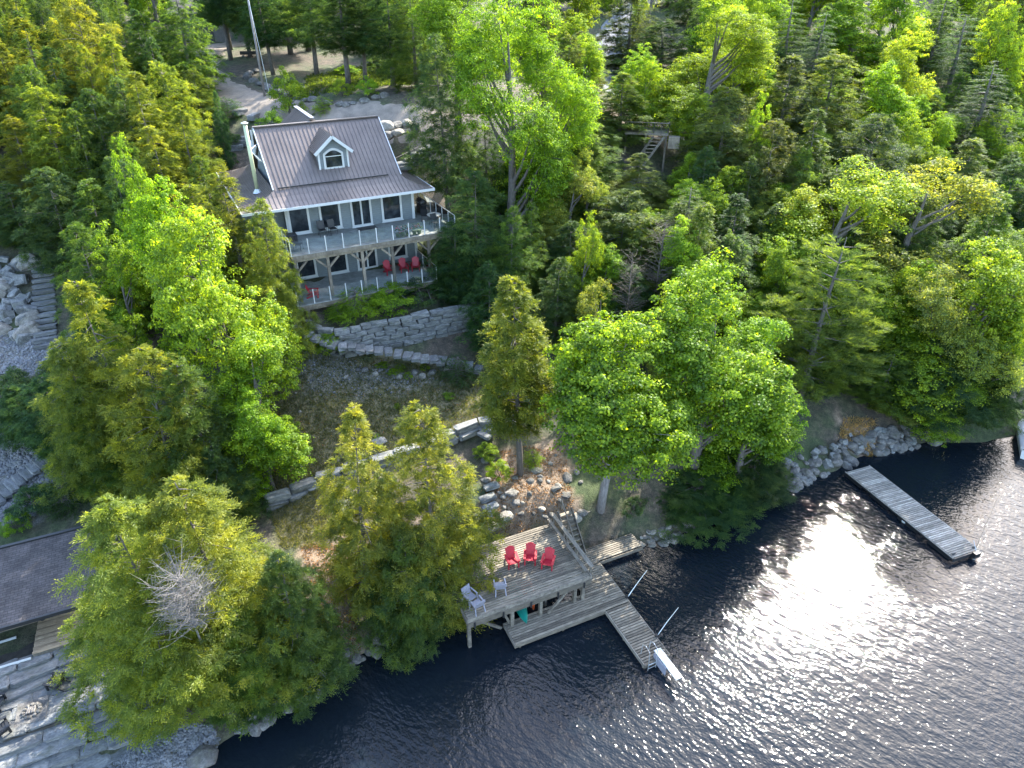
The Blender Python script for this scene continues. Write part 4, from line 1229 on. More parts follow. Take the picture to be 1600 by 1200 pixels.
MB().tube([(c0[0] - 2.2, c0[1] - .5, 1.75 - NO.z), (c0[0] - 1.0, c0[1] - .45, 1.75 - NO.z)], .07, 8).build('drain_pipe', M['white'], gb)
# patio terraces (local y inland)
PZ = 1.25
pat = empty('flagstone_patio', at(100, 1085, PZ), NA, 'grey flagstone patio with a square fire pit at the lower left', 'patio')
PO = Vector(pat.location)
def ploc(px, py, z): d = at(px, py, z) - PO; return (d.dot(NU), d.dot(NB), z - PO.z)
rr_ = random.Random(12)
rows = [-1.35, -.62, .1, .75, 1.35]
for j in range(len(rows) - 1):
    x = -7 + rr_.uniform(0, .6)
    while x < 4.2:
        wd = rr_.uniform(.7, 1.3)
        link('flagstone', SLB[rr_.randrange(6)], pat, (x + wd / 2, (rows[j] + rows[j + 1]) / 2, rr_.uniform(-.02, .015) - .04), (0, 0, rr_.uniform(-.03, .03)), (wd * .99, (rows[j + 1] - rows[j]) * .99, .16)); x += wd
MB().box(-7, 4.2, -1.4, 1.4, -.5, -.1).build('bed', M['soil'], pat)
def terrace(label, px0, px1, z, n, length, depth, seed):
    a, b = at(*px0, z), at(*px1, z)
    return stone_wall(label, [a, b], z, n, .36, length, depth, .04, seed, 'stone terrace', 'stone_terrace', SLB)
for k, (x0_, y0_, x1_, y1_, z_, lb) in enumerate(((-160, 1106, 148, 992, 1.92, 'topmost stone terrace row directly under the pale bed edging'), (-160, 1127, 145, 1012, 1.72, 'second stone terrace row above the fire pit patio'), (-160, 1148, 138, 1034, 1.5, 'stone terrace row bordering the upper side of the fire pit patio'),
        (-160, 1206, 196, 1072, 1.27, 'stone row edging the lake side of the fire pit patio'), (-160, 1230, 215, 1091, 1.04, 'first armour stone row below the patio edging'), (-160, 1253, 232, 1109, .81, 'second armour stone row below the patio edging'),
        (-160, 1276, 248, 1127, .58, 'third armour stone row below the patio edging'), (-160, 1299, 260, 1146, .36, 'lowest armour stone row beside the pebble beach'))):
    stone_wall(lb, [at(x0_, y0_, z_), at(x1_, y1_, z_)], z_, 2 if k in (0, 3) else 1, .3, (1.0, 2.0), .74, .04, 21 + k, 'stone terrace', 'stone_terrace', SLB)
fp = empty('fire_pit', at(50, 1112, PZ + .02), NA, 'square stone fire pit with pale ash and logs in its centre', 'fire pit')
MB().box(-.62, .62, -.62, .62, 0, .05).build('base', M['rock'], fp)
for i in range(12):
    a = i / 12 * 6.283; link('stone', RCK[i % 8], fp, (.33 * math.cos(a), .33 * math.sin(a), .09), (0, 0, a), (.1, .08, .08))
for i in range(4): MB().tube([(-.18 + .1 * i, -.15, .12), (-.1 + .08 * i, .16, .14)], .04, 6).build('log', M['dead'], fp)
dk = chair_proto(M['black'], '', 'dark adirondack chairs'); dk.scale = (.86, .9, .9)
for i, (px, py, a, lb) in enumerate(((92, 1072, -120, 'black adirondack chair on the patio above and right of the fire pit'), 
                      (-6, 1104, 70, 'black adirondack chair on the patio left of the fire pit, cut by the frame'), (2, 1146, 110, 'black adirondack chair at the lower left of the fire pit'))):
    put(dk, i, at(px, py, PZ + .03), NA + R(a), lb)
boulder(at(316, 1184, .1), .85, 'large flat boulder at the waterline end of the pebble beach', None, RCK, 0.4)
# timber / stone stairs
ss = empty('stone_stair', on(70, 545, 7.3), 0, 'long straight flight of narrow stone steps beside the boulder wall on the left', 'stair')
a, b = on(72, 543, 7.3), on(68, 398, 10.5); L0 = Vector(ss.location)
h_ = math.atan2((b - a).y, (b - a).x) - math.pi / 2
for i in range(17):
    p = a + (b - a) * (i / 16); p.z = a.z + (b.z - a.z) * i / 16
    link('step', SLB[i % 6], ss, p - L0 + Vector((0, 0, .1)), (0, 0, h_), (1.45, .36, .26))
sd2 = empty('stone_stair', on(50, 730, 4.2), 0, 'flight of pale slab steps crossing the pebble slope at the left edge', 'stair')
a, b = on(-14, 790, 3), on(92, 698, 5); L0 = Vector(sd2.location); h_ = math.atan2((b - a).y, (b - a).x) - math.pi / 2
for i in range(11):
    p = a + (b - a) * (i / 10); link('step', SLB[i % 6], sd2, p - L0 + Vector((0, 0, .1)), (0, 0, h_), (1.35, .42, .2))
bw = empty('boulder_wall', on(20, 500, 8.5), 0, 'steep wall of piled grey boulders left of the long stair', 'boulder wall')
L0 = Vector(bw.location)
for i in range(95):
    px, py = rr_.uniform(-60, 50), rr_.uniform(400, 530)
    p = on(px, py, 9); s = rr_.uniform(.45, .85)
    link('boulder', rr_.choice(BLK + PRK[:2]), bw, p - L0 + Vector((0, 0, .15)), (rr_.uniform(-.4, .4), rr_.uniform(-.4, .4), rr_.uniform(0, 6.28)), (s * 1.5, s * 1.1, s) if i % 5 else (s, s * .75, s * .7))
def pebbles(name, poly, n, smin, smax, label, dz=0.0, zfun=None, mat='pebble', seed=1):
    """loose stones nobody could count, one mesh"""
    r_ = np.random.default_rng(seed)
    poly = np.array(poly); lo, hi = poly.min(0), poly.max(0)
    P = r_.uniform(lo, hi, (n * 3, 2)); P = P[in_poly(P[:, 0], P[:, 1], [tuple(q) for q in poly])][:n]
    bmx = bmesh.new(); bmesh.ops.create_icosphere(bmx, subdivisions=1, radius=1)
    bv = np.array([v.co[:] for v in bmx.verts]); bf = np.array([[v.index for v in f.verts] for f in bmx.faces]); bmx.free()
    n = len(P); Z = height(P[:, 0], P[:, 1]) + dz
    s = r_.uniform(smin, smax, n)[:, None, None] * r_.uniform(.7, 1.3, (n, 1, 3)) * np.array([1, 1, .7])
    ang = r_.uniform(0, 6.28, n); ca, sa = np.cos(ang), np.sin(ang)
    V = bv[None] * s * r_.uniform(.8, 1.2, (n, len(bv), 1))
    X = V[..., 0] * ca[:, None] - V[..., 1] * sa[:, None]; Yv = V[..., 0] * sa[:, None] + V[..., 1] * ca[:, None]
    V = np.stack([X + P[:, None, 0], Yv + P[:, None, 1], V[..., 2] + Z[:, None]], -1)
    F = bf[None] + (np.arange(n) * len(bv))[:, None, None]
    me = bpy.data.meshes.new(name); quad_mesh(me, V.reshape(-1, 3), F.reshape(-1, 3)); me.materials.append(M[mat])
    return tag(link(name, me), label, 'pebbles', None, 'stuff')
pebbles('pebble_beach', pxpoly([(60, 1260, .3), (250, 1140, .4), (330, 1130, .5), (350, 1170, .1), (300, 1230, .0), (120, 1320, .1)]), 5200, .04, .11, 'grey pebble beach at the foot of the terraces')
pebbles('pebble_slope', GRAVZ[0], 3800, .06, .16, 'loose grey rubble on the slope around the slab steps')
pebbles('pebble_bed', GRAVZ[1], 1500, .05, .13, 'grey pebble bed at the foot of the long stair')
pebbles('path_gravel', GRAVZ[2], 420, .03, .09, 'loose gravel strewn below the stone path')

# ------------------------------------------------------------------ things behind the cottage
up = empty('utility_pole', on(414, 152, 19.5), 0, 'tall slim weathered utility pole beside the driveway', 'utility pole')
MB().tube([(0, 0, -.3), (0, 0, 11)], [.11, .08], 10).build('pole', M['pale_bark'], up, True)
MB().beam((-1, 0, 10.2), (1, 0, 10.2), .1, .12).build('crossarm', M['beam'], up)
gy = MB(); gy.tube([(0, 0, 9), (.9, -1.2, 0)], .02, 5); gy.build('guy_wire', M['metal'], up)
cb = empty('cabin', atY(395, 66, 98), R(6), 'grey cabin half hidden behind tree trunks at the end of the driveway', 'cabin')
zc = hz(cb.location.x, cb.location.y) - cb.location.z
MB().box(-9, 8, 0, 8, zc - .5, zc + 3.4).build('wall', M['cabin'], cb)
m = MB(); m.slab([(-9.6, -.7, zc + 3.2), (8.6, -.7, zc + 3.2), (8.6, 4, zc + 5.6), (-9.6, 4, zc + 5.6)], .15); m.slab([(-9.6, 4, zc + 5.6), (8.6, 4, zc + 5.6), (8.6, 8.7, zc + 3.2), (-9.6, 8.7, zc + 3.2)], .15); m.build('roof', M['shingle'], cb)
for x in (3.6, 5.9):
    m = MB(); m.box(x - .7, x + .7, -.06, -.005, zc + 1.0, zc + 2.5); f_ = m.build('window', M['white'], cb); MB().box(x - .52, x + .52, -.09, -.062, zc + 1.2, zc + 2.3).build('pane', M['pane'], f_)
MB().box(-7.2, -4.6, -.05, -.005, zc, zc + 2.3).build('garage_door', M['dark_metal'], cb)
def car(loc, rz, label):
    t = empty('parked_car', loc, rz, label, 'car')
    m = MB(); m.cbox(-2.2, 2.2, -.88, .88, .32, .95, .12); m.build('body', M['black'], t)
    m = MB(); pr = [(-1.9, .95), (1.2, .95), (.6, 1.55), (-1.5, 1.6)]
    m.add([(x, -.8, z) for x, z in pr] + [(x, .8, z) for x, z in pr], [(0, 1, 2, 3), (7, 6, 5, 4), (1, 5, 6, 2), (3, 2, 6, 7), (0, 3, 7, 4)]); cbn = m.build('cabin', M['black'], t)
    for s in (-1, 1): MB().add([(-1.6, s * .81, 1.02), (.95, s * .81, 1.02), (.5, s * .81, 1.48), (-1.4, s * .81, 1.5)], [(0, 1, 2, 3) if s < 0 else (3, 2, 1, 0)]).build('side_window', M['pane'], cbn)
    for x in (-1.35, 1.35):
        for s in (-1, 1):
            o = MB().tube([(x, s * .72, .33), (x, s * .92, .33)], .33, 16).build('wheel', M['black'], t)
            MB().tube([(x, s * .9, .33), (x, s * .935, .33)], .19, 12).build('rim', M['metal'], o)
    for s in (-1, 1): MB().box(2.19, 2.23, s * .62 - .16, s * .62 + .16, .62, .78).build('headlight', M['metal'], t)
    return t
p = on(412, 56, 21); car(p, R(10), 'dark car parked in shade in front of the grey cabin')
wl = empty('log_bench', on(392, 90, 20.5), R(10), 'dark log bench between the trunks beside the driveway', 'bench')
MB().tube([(-1.1, 0, .5), (1.1, 0, .5)], .2, 10).build('seat', M['soil'], wl)
for x in (-.8, .8): MB().tube([(x, -.25, .15), (x, .25, .15)], .15, 8).build('leg', M['bark'], wl)
# stair and deck of the house on the right
rd_ = empty('hillside_deck', atY(1022, 205, 65), R(-12), 'small railed deck with a stair among the dark trees at upper right', 'deck')
MB().box(-3.2, 1.6, -1.2, 2.4, -.2, 0).build('floor', M['beam'], rd_)
for a, b in (((-3.2, -1.2), (1.6, -1.2)), ((1.6, -1.2), (1.6, 2.4))):
    MB().beam((*a, 1.05), (*b, 1.05), .07, .06).build('top_rail', M['beam'], rd_)
    n = 6
    for i in range(n + 1):
        t = i / n; MB().box(a[0] + (b[0] - a[0]) * t - .03, a[0] + (b[0] - a[0]) * t + .03, a[1] + (b[1] - a[1]) * t - .03, a[1] + (b[1] - a[1]) * t + .03, 0, 1.02).build('baluster', M['dark_metal'], rd_)
for x in (-3, -.8, 1.4): MB().box(x - .1, x + .1, -1.1, -.9, -5, -.2).build('post', M['timber'], rd_)
for s in (0, 1.2): MB().beam((1.2 - s, -1.3, -.3), (-1.0 - s, -3.6, -3.2), .08, .26).build('stringer', M['beam'], rd_)
for i in range(9):
    t = i / 9; MB().box(.0 - 2.2 * t, 1.15 - 2.2 * t, -1.45 - 2.3 * t, -1.2 - 2.3 * t, -.45 - 2.9 * t, -.4 - 2.9 * t).build('tread', M['timber'], rd_)
MB().box(1.7, 2.9, -2.0, -.9, -1.3, -.2).build('side_panel', M['timber'], rd_)
rd_.scale = (.8, .8, .85)
sh = empty('storage_bin', on(973, 78, 20), R(-10), 'pale storage bin beside the road seen between trees', 'bin')
MB().cbox(-.9, .9, -.5, .5, 0, 1.5, .08).build('body', M['metal'], sh); MB().cbox(-.95, .95, -.55, .55, 1.503, 1.65, .06).build('lid', M['white'], sh)
tp = empty('water_tank', on(314, 217, 15), 0, 'small teal cover among shrubs left of the chimney pipe', 'tarp')
m = MB(); m.tube([(0, 0, 0), (0, 0, .5), (0, 0, .8), (0, 0, .9)], [.9, .85, .5, .1], 12); m.build('cover', M['teal'], tp, True)
tl = empty('swim_tube', at(708, 880, DK + .02), 0, 'teal patterned swim ring lying at the left of the boathouse deck', 'swim ring')
m = MB()
for i in range(20):
    a = i / 20 * 6.283
    for k in range(8):
        b = k / 8 * 6.283; rr2 = .42 + .13 * math.cos(b); m.v.append((rr2 * math.cos(a), rr2 * math.sin(a), .13 + .13 * math.sin(b)))
for i in range(20):
    for k in range(8): m.f.append((i * 8 + k, ((i + 1) % 20) * 8 + k, ((i + 1) % 20) * 8 + (k + 1) % 8, i * 8 + (k + 1) % 8))
m.build('ring', M['teal'], tl, True)
# ------------------------------------------------------------------ trees
def leaf_mesh(name, Cc, A, N, L, W, tint, fold=0.12):
    """rhombic leaf blades: base point, long axis, normal, length, width"""
    A = A / (np.linalg.norm(A, axis=1, keepdims=True) + 1e-9)
    B = np.cross(N, A); B /= (np.linalg.norm(B, axis=1, keepdims=True) + 1e-9)
    N2 = np.cross(A, B)
    L = L[:, None]; W = W[:, None]
    mid = Cc + A * L * .48 - N2 * W * fold
    V = np.stack([Cc, mid + B * W * .5, Cc + A * L, mid - B * W * .5], 1)
    n = len(Cc)
    me = bpy.data.meshes.new(name)
    quad_mesh(me, V.reshape(-1, 3), np.arange(4 * n).reshape(n, 4))
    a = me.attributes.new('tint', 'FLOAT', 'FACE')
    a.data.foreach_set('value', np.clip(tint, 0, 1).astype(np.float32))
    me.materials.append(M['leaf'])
    return me
def unit(v): return v / (np.linalg.norm(v, axis=1, keepdims=True) + 1e-9)

def conifer(seed, h, r, nb, t0=.08, droop=.28, rise=(.05, .4), blade=(.15, .25), bw=.34, power=.8, twig=6.5, nbl=9, flat=.35, levels=0, lat=(25, 70), tuft=0., tipup=.0, gap=.0, rnd=(.62, 1.15)):
    g = np.random.default_rng(seed)
    u = (np.arange(nb) + g.uniform(0, 1, nb)) / nb
    t = 1 - (1 - t0) * (1 - u) ** .62
    if levels:
        t = np.round(t * levels) / levels + g.normal(0, .006, nb)
    az = np.arange(nb) * 2.39996 + g.normal(0, .35, nb)
    # uneven outline: some sectors of the crown reach further
    lobes = 1 + .16 * np.sin(az * 2 + t * 7 + g.uniform(0, 6)) + .12 * np.sin(az * 3 - t * 11 + g.uniform(0, 6)) + .1 * np.sin(t * 23 + g.uniform(0, 6))
    Rb = r * np.clip(1 - t, .012, 1) ** power * g.uniform(*rnd, nb) * lobes + .12
    low = np.clip((t - t0) / .12, .55, 1); Rb *= low
    rs = g.uniform(*rise, nb)
    k = np.maximum(3, (2 + Rb * twig).astype(int))
    bi = np.repeat(np.arange(nb), k)
    n = len(bi)
    s = g.uniform(.12, 1, n) ** .75
    s = np.where(g.random(n) < gap, g.uniform(.6, 1, n), s)
    ca, sa = np.cos(az[bi]), np.sin(az[bi])
    rad = Rb[bi] * s
    P = np.stack([ca * rad, sa * rad, h * t[bi] + rs[bi] * rad - droop * rad * s * (1 - tipup * s)], 1)
    P += g.normal(0, .05, (n, 3)) * (.4 + .1 * r)
    sg = np.where(g.random(n) < .5, -1, 1)
    th = np.radians(g.uniform(lat[0], lat[1], n)) * sg * (1 - .5 * (s > .9))
    dx, dy = ca * np.cos(th) - sa * np.sin(th), sa * np.cos(th) + ca * np.sin(th)
    D = unit(np.stack([dx, dy, rs[bi] * .6 - droop * 1.4 * s + g.normal(0, .22, n)], 1))
    TL = g.uniform(.30, .62, n) * (1.15 - .35 * s)
    pn = unit(np.stack([g.normal(0, flat, n), g.normal(0, flat, n), np.ones(n)], 1))
    # blades along each twig
    ti = np.repeat(np.arange(n), nbl); m = len(ti)
    q = np.tile((np.arange(nbl) + .5) / nbl, n)
    C0 = P[ti] + D[ti] * (TL[ti] * q)[:, None]
    lt = unit(np.cross(pn[ti], D[ti]))
    side = np.where(np.tile(np.arange(nbl), n) % 2 == 0, 1., -1.)[:, None]
    A = D[ti] * .75 + lt * side * g.uniform(.3, .95, m)[:, None] + g.normal(0, .18, (m, 3))
    if tuft > 0: A[:, 2] += tuft
    N = pn[ti] + g.normal(0, .45, (m, 3))
    L = g.uniform(*blade, m) * (1.1 - .4 * q)
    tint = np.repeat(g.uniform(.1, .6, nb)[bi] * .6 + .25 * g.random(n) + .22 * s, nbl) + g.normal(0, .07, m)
    me = leaf_mesh('crown', C0, A, N, L, L * bw, tint)
    tk = MB()
    ns = 6
    tk.tube([(.05 * math.sin(i * 1.3) * i / ns, .05 * math.cos(i * 1.1) * i / ns, h * i / ns * .97 - .4 * (i == 0)) for i in range(ns + 1)], [.016 * h * (1 - i / ns) ** .9 + .012 for i in range(ns + 1)], 7)
    for b in range(0, nb, max(1, nb // 46)):
        e = Rb[b] * .8
        tk.tube([(0, 0, h * t[b]), (math.cos(az[b]) * e * .5, math.sin(az[b]) * e * .5, h * t[b] + rs[b] * e * .5 - droop * e * .2), (math.cos(az[b]) * e, math.sin(az[b]) * e, h * t[b] + rs[b] * e - droop * e * .64)], [.035 + .004 * h * (1 - t[b]), .02, .008], 4, False)
    return me, tk.mesh('trunk', M['bark'], True), h, r

def broadleaf(seed, h, r, nc, nl, t0=.22, leaf=(.095, .15), clump=(.38, .75), squash=.6, bark='pale_bark', shape=1.0, shell=.45, lw=.8, limbs=16, tintspan=.5, lean=0.):
    g = np.random.default_rng(seed)
    hc = h * (1 - t0); zc = h * t0 + hc * .5
    # clump centres: in the outer part of a lumpy ellipsoid
    lob = g.normal(0, 1, (9, 3)); lob = unit(lob); lob[:, 2] = np.abs(lob[:, 2]) * .8 + lob[:, 2] * .2
    d = unit(g.normal(0, 1, (nc * 3, 3)))
    d = d[d[:, 2] > -.75][:nc]; nc = len(d)
    bump = 1 + .28 * np.max((d @ unit(lob).T) ** 6 * g.uniform(.3, 1, 9)[None], 1) - .14
    rad = (shell + (1 - shell) * g.random(nc) ** .5) * bump
    # egg shape: wider low down
    zz = d[:, 2] * rad
    widen = np.clip(1 - .35 * shape * zz, .45, 1.3)
    Cn = np.stack([d[:, 0] * rad * r * widen, d[:, 1] * rad * r * widen, zc + zz * hc * .5], 1)
    Cn[:, 0] += lean * Cn[:, 2]
    cr = g.uniform(*clump, nc)
    ci = np.repeat(np.arange(nc), nl); m = len(ci)
    e = unit(g.normal(0, 1, (m, 3)))
    e[:, 2] = np.where(g.random(m) < .7, np.abs(e[:, 2]), e[:, 2])
    rr = g.random(m) ** .45
    out = unit(Cn - np.array([0, 0, zc - hc * .2]))
    P = Cn[ci] + e * np.stack([rr, rr, rr * squash], 1) * cr[ci][:, None]
    P[:, 2] -= .25 * cr[ci] * (np.hypot(e[:, 0], e[:, 1]) * rr) ** 2
    N = unit(e * .6 + out[ci] * .35 + np.array([0, 0, .75]) + g.normal(0, .42, (m, 3)))
    A = np.cross(N, unit(g.normal(0, 1, (m, 3)))); A[:, 2] -= .25
    L = g.uniform(*leaf, m)
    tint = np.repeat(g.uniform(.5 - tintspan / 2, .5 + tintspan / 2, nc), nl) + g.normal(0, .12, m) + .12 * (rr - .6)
    me = leaf_mesh('crown', P, A, N, L, L * lw, tint, .18)
    tk = MB(); ns = 5
    zt = h * .78
    tk.tube([(lean * zt * i / ns + .08 * math.sin(i * 1.7), .08 * math.cos(i * 1.2), zt * i / ns - .4 * (i == 0)) for i in range(ns + 1)], [.019 * h * (1 - i / ns) ** .8 + .02 for i in range(ns + 1)], 8)
    for j in range(limbs):
        c = Cn[(j * 7) % nc]; tz = h * (t0 * .75 + .5 * g.random())
        b0 = Vector((lean * tz, 0, tz)); b1 = Vector(c); mid = b0.lerp(b1, .5) + Vector((0, 0, -.06 * h * g.random()))
        tk.tube([b0, mid, b1], [.007 * h, .005 * h, .012], 5, False)
        for q in range(2):
            c2 = Cn[(j * 7 + q * 3 + 1) % nc]
            if (Vector(c2) - mid).length < r * 1.1: tk.tube([mid, mid.lerp(Vector(c2), .6) + Vector((0, 0, .1)), Vector(c2)], [.0035 * h, .02, .008], 4, False)
    return me, tk.mesh('trunk', M[bark], True), h, r

def bare(seed, h, r, n=150, tlo=.35, mt='dead', th=1.0):
    g = random.Random(seed); tk = MB(); fine = MB()
    tk.tube([(0, 0, -.3), (.1, 0, h * .5), (.05, .1, h)], [.012 * h, .008 * h, .01], 6)
    for i in range(n):
        t = g.uniform(tlo, .98); a = g.uniform(0, 6.28); e = r * (1.1 - t * .6) * g.uniform(.5, 1)
        b = Vector((.1, 0, h * t)); c = b + Vector((math.cos(a) * e, math.sin(a) * e, e * g.uniform(.1, .9)))
        m = b.lerp(c, .5) + Vector((g.uniform(-.1, .1), g.uniform(-.1, .1), g.uniform(-.15, .1)))
        fine.tube([b, m, c], [.02 * th, .014 * th, .006 * th], 4, False)
        for k in range(4):
            s = b.lerp(c, g.uniform(.3, .95)); fine.tube([s, s + Vector((g.gauss(0, 1), g.gauss(0, 1), g.uniform(-.2, .8))) * .28 * r * .5], [.009 * th, .004 * th], 3, False)
    return fine.mesh('crown', M[mt]), tk.mesh('trunk', M[mt], True), h, r

FB0 = dict(blade=(.09, .16), bw=.27, nbl=13, twig=8, flat=.28)

def cedar(seed, h, r, nb, t0=.04, power=.72, droop=.3, rise=(.05, .4), puffs=2.7, tw=15, nbl=7, rho=(.24, .42), blade=(.09, .16), bw=.26, rnd=(.55, 1.15)):
    """scale-leaved crown: branches that end in separate drooping puffs of flat sprays"""
    g = np.random.default_rng(seed)
    u = (np.arange(nb) + g.uniform(0, 1, nb)) / nb
    t = np.r_[1 - (1 - t0) * (1 - u) ** .6, g.uniform(.86, 1.0, nb // 8)]
    nb = len(t)
    az = np.arange(nb) * 2.39996 + g.normal(0, .35, nb)
    lobes = 1 + .17 * np.sin(az * 2 + t * 7 + g.uniform(0, 6)) + .13 * np.sin(az * 3 - t * 11 + g.uniform(0, 6)) + .1 * np.sin(t * 23 + g.uniform(0, 6))
    Rb = r * np.clip(1 - t, .012, 1) ** power * g.uniform(*rnd, nb) * lobes + .1
    Rb *= np.clip((t - t0) / .12, .6, 1)
    rs = g.uniform(*rise, nb)
    k = np.clip((Rb * puffs / r * 1.9 + g.uniform(0, 1, nb)).astype(int), 1, 6)
    bi = np.repeat(np.arange(nb), k); n = len(bi)
    s = np.where(g.random(n) < .45, g.uniform(.88, 1.0, n), g.uniform(.3, .95, n))
    ph = g.normal(0, .3, n) * np.where(s > .87, .5, 1)
    ca, sa = np.cos(az[bi] + ph), np.sin(az[bi] + ph)
    rad = Rb[bi] * s
    P = np.stack([ca * rad, sa * rad, h * t[bi] + rs[bi] * rad - droop * rad * s + g.normal(0, .06, n)], 1)
    pr = g.uniform(*rho, n) * (.65 + .35 * np.clip(rad, 0, 1.2))
    ptint = .02 + .68 * g.beta(1.0, 1.5, n)
    ti = np.repeat(np.arange(n), tw); m = len(ti)
    e = g.normal(0, 1, (m, 3)); e[:, 2] *= .5
    out = np.stack([ca, sa, np.zeros(n)], 1)[ti]
    D = unit(unit(e) * .85 + out * .75 + np.array([0, 0, .08]))
    B0 = P[ti] + unit(g.normal(0, 1, (m, 3))) * (pr[ti] * g.uniform(0, .45, m))[:, None] * np.array([1, 1, .6])
    D[:, 2] -= .25
    TL = pr[ti] * g.uniform(.7, 1.25, m)
    pn = unit(np.cross(np.cross(D, np.array([0, 0, 1.])), D) + g.normal(0, .35, (m, 3)))
    li = np.repeat(np.arange(m), nbl); mm = len(li)
    q = np.tile((np.arange(nbl) + .4) / nbl, m)
    C0 = B0[li] + D[li] * (TL[li] * q)[:, None]
    C0[:, 2] -= .22 * TL[li] * q ** 2
    lt = unit(np.cross(pn[li], D[li]))
    side = np.where(np.tile(np.arange(nbl), m) % 2 == 0, 1., -1.)[:, None]
    A = D[li] * .8 + lt * side * g.uniform(.25, .8, mm)[:, None] + g.normal(0, .15, (mm, 3))
    N = pn[li] + g.normal(0, .35, (mm, 3))
    L = g.uniform(*blade, mm) * (1.15 - .35 * q)
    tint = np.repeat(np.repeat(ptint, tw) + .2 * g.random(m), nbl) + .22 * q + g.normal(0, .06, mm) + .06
    me = leaf_mesh('crown', C0, A, N, L, L * bw, tint)
    tk = MB(); ns = 6
    tk.tube([(.05 * math.sin(i * 1.3) * i / ns, .05 * math.cos(i * 1.1) * i / ns, h * i / ns * .93 - .4 * (i == 0)) for i in range(ns + 1)], [.016 * h * (1 - i / ns) ** 1.2 + .008 for i in range(ns + 1)], 7)
    for b in range(0, nb, max(1, nb // 46)):
        ee = Rb[b] * .85; c_, s_ = math.cos(az[b]), math.sin(az[b])
        tk.tube([(0, 0, h * t[b]), (c_ * ee * .5, s_ * ee * .5, h * t[b] + rs[b] * ee * .5 - droop * ee * .25), (c_ * ee, s_ * ee, h * t[b] + rs[b] * ee - droop * ee * .72)], [.03, .018, .007], 4, False)
    return me, tk.mesh('trunk', M['bark'], True), h, r

def lobed(seed, h, r, nc, nl, t0=.14, nlobe=9, leaf=(.085, .135), clump=(.2, .5), squash=.6, bark='bark', lw=.85, top=.47, spread=.62, limbs=14):
    """broadleaf crown made of several big lobes, each carrying leaf clumps on its upper and outer side"""
    g = np.random.default_rng(seed)
    hc = h * (1 - t0)
    LC, LR = [], []
    for j in range(nlobe):
        if j == 0: f, rad, az = .80, .05, 0
        else: f = .07 + .70 * ((j * .618) % 1); rad = spread * (1 - .55 * f) * g.uniform(.75, 1.15); az = j * 2.39996 + g.normal(0, .3)
        LC.append((math.cos(az) * rad * r, math.sin(az) * rad * r, h * t0 + hc * f)); LR.append(top * r * g.uniform(.75, 1.2) * (1.15 - .4 * f))
    LC, LR = np.array(LC), np.array(LR)
    w_ = LR ** 2 / np.sum(LR ** 2)
    li = g.choice(nlobe, nc, p=w_)
    d = unit(g.normal(0, 1, (nc, 3)) + np.c_[LC[li][:, :2] / (r + 1e-6) * .9, np.full(nc, .35)])
    rr = g.uniform(.3, 1.18, nc) ** .6
    Cn = LC[li] + d * (LR[li] * rr)[:, None] * np.array([1, 1, min(1.5, .9 * hc / (2 * r) + .35)])
    Cn[:, 2] = np.maximum(Cn[:, 2], h * t0 * .6)
    sc = h / 10
    cr = g.uniform(*clump, nc) * sc ** .5
    ci = np.repeat(np.arange(nc), nl); m = len(ci)
    e = unit(g.normal(0, 1, (m, 3)))
    e[:, 2] = np.where(g.random(m) < .72, np.abs(e[:, 2]), e[:, 2])
    q = g.random(m) ** .45
    P = Cn[ci] + e * np.stack([q, q, q * squash], 1) * cr[ci][:, None]
    P[:, 2] -= .3 * cr[ci] * (np.hypot(e[:, 0], e[:, 1]) * q) ** 2
    N = unit(e * .7 + d[ci] * .35 + np.array([0, 0, .6]) + g.normal(0, .45, (m, 3)))
    A = np.cross(N, unit(g.normal(0, 1, (m, 3)))); A[:, 2] -= .25
    L = g.uniform(*leaf, m)
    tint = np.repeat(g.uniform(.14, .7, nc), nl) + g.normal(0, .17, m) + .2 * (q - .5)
    me = leaf_mesh('crown', P, A, N, L, L * lw * g.uniform(.7, 1.1, m), tint, .18)
    tk = MB(); ns = 5; zt = h * .74
    tk.tube([(.1 * math.sin(i * 1.7), .1 * math.cos(i * 1.2), zt * i / ns - .4 * (i == 0)) for i in range(ns + 1)], [.019 * h * (1 - i / ns) ** .8 + .02 for i in range(ns + 1)], 8)
    for j in range(1, nlobe):
        tz = max(h * t0 * .8, LC[j][2] - hc * .22); b0 = Vector((0, 0, tz)); b1 = Vector(LC[j])
        tk.tube([b0, b0.lerp(b1, .5) + Vector((0, 0, -.02 * h)), b1], [.007 * h, .005 * h, .02], 5, False)
        for c in np.where(li == j)[0][:4]: tk.tube([b1, b1.lerp(Vector(Cn[c]), .5) + Vector((0, 0, .05)), Vector(Cn[c])], [.022, .016, .007], 4, False)
    return me, tk.mesh('trunk', M[bark], True), h, r

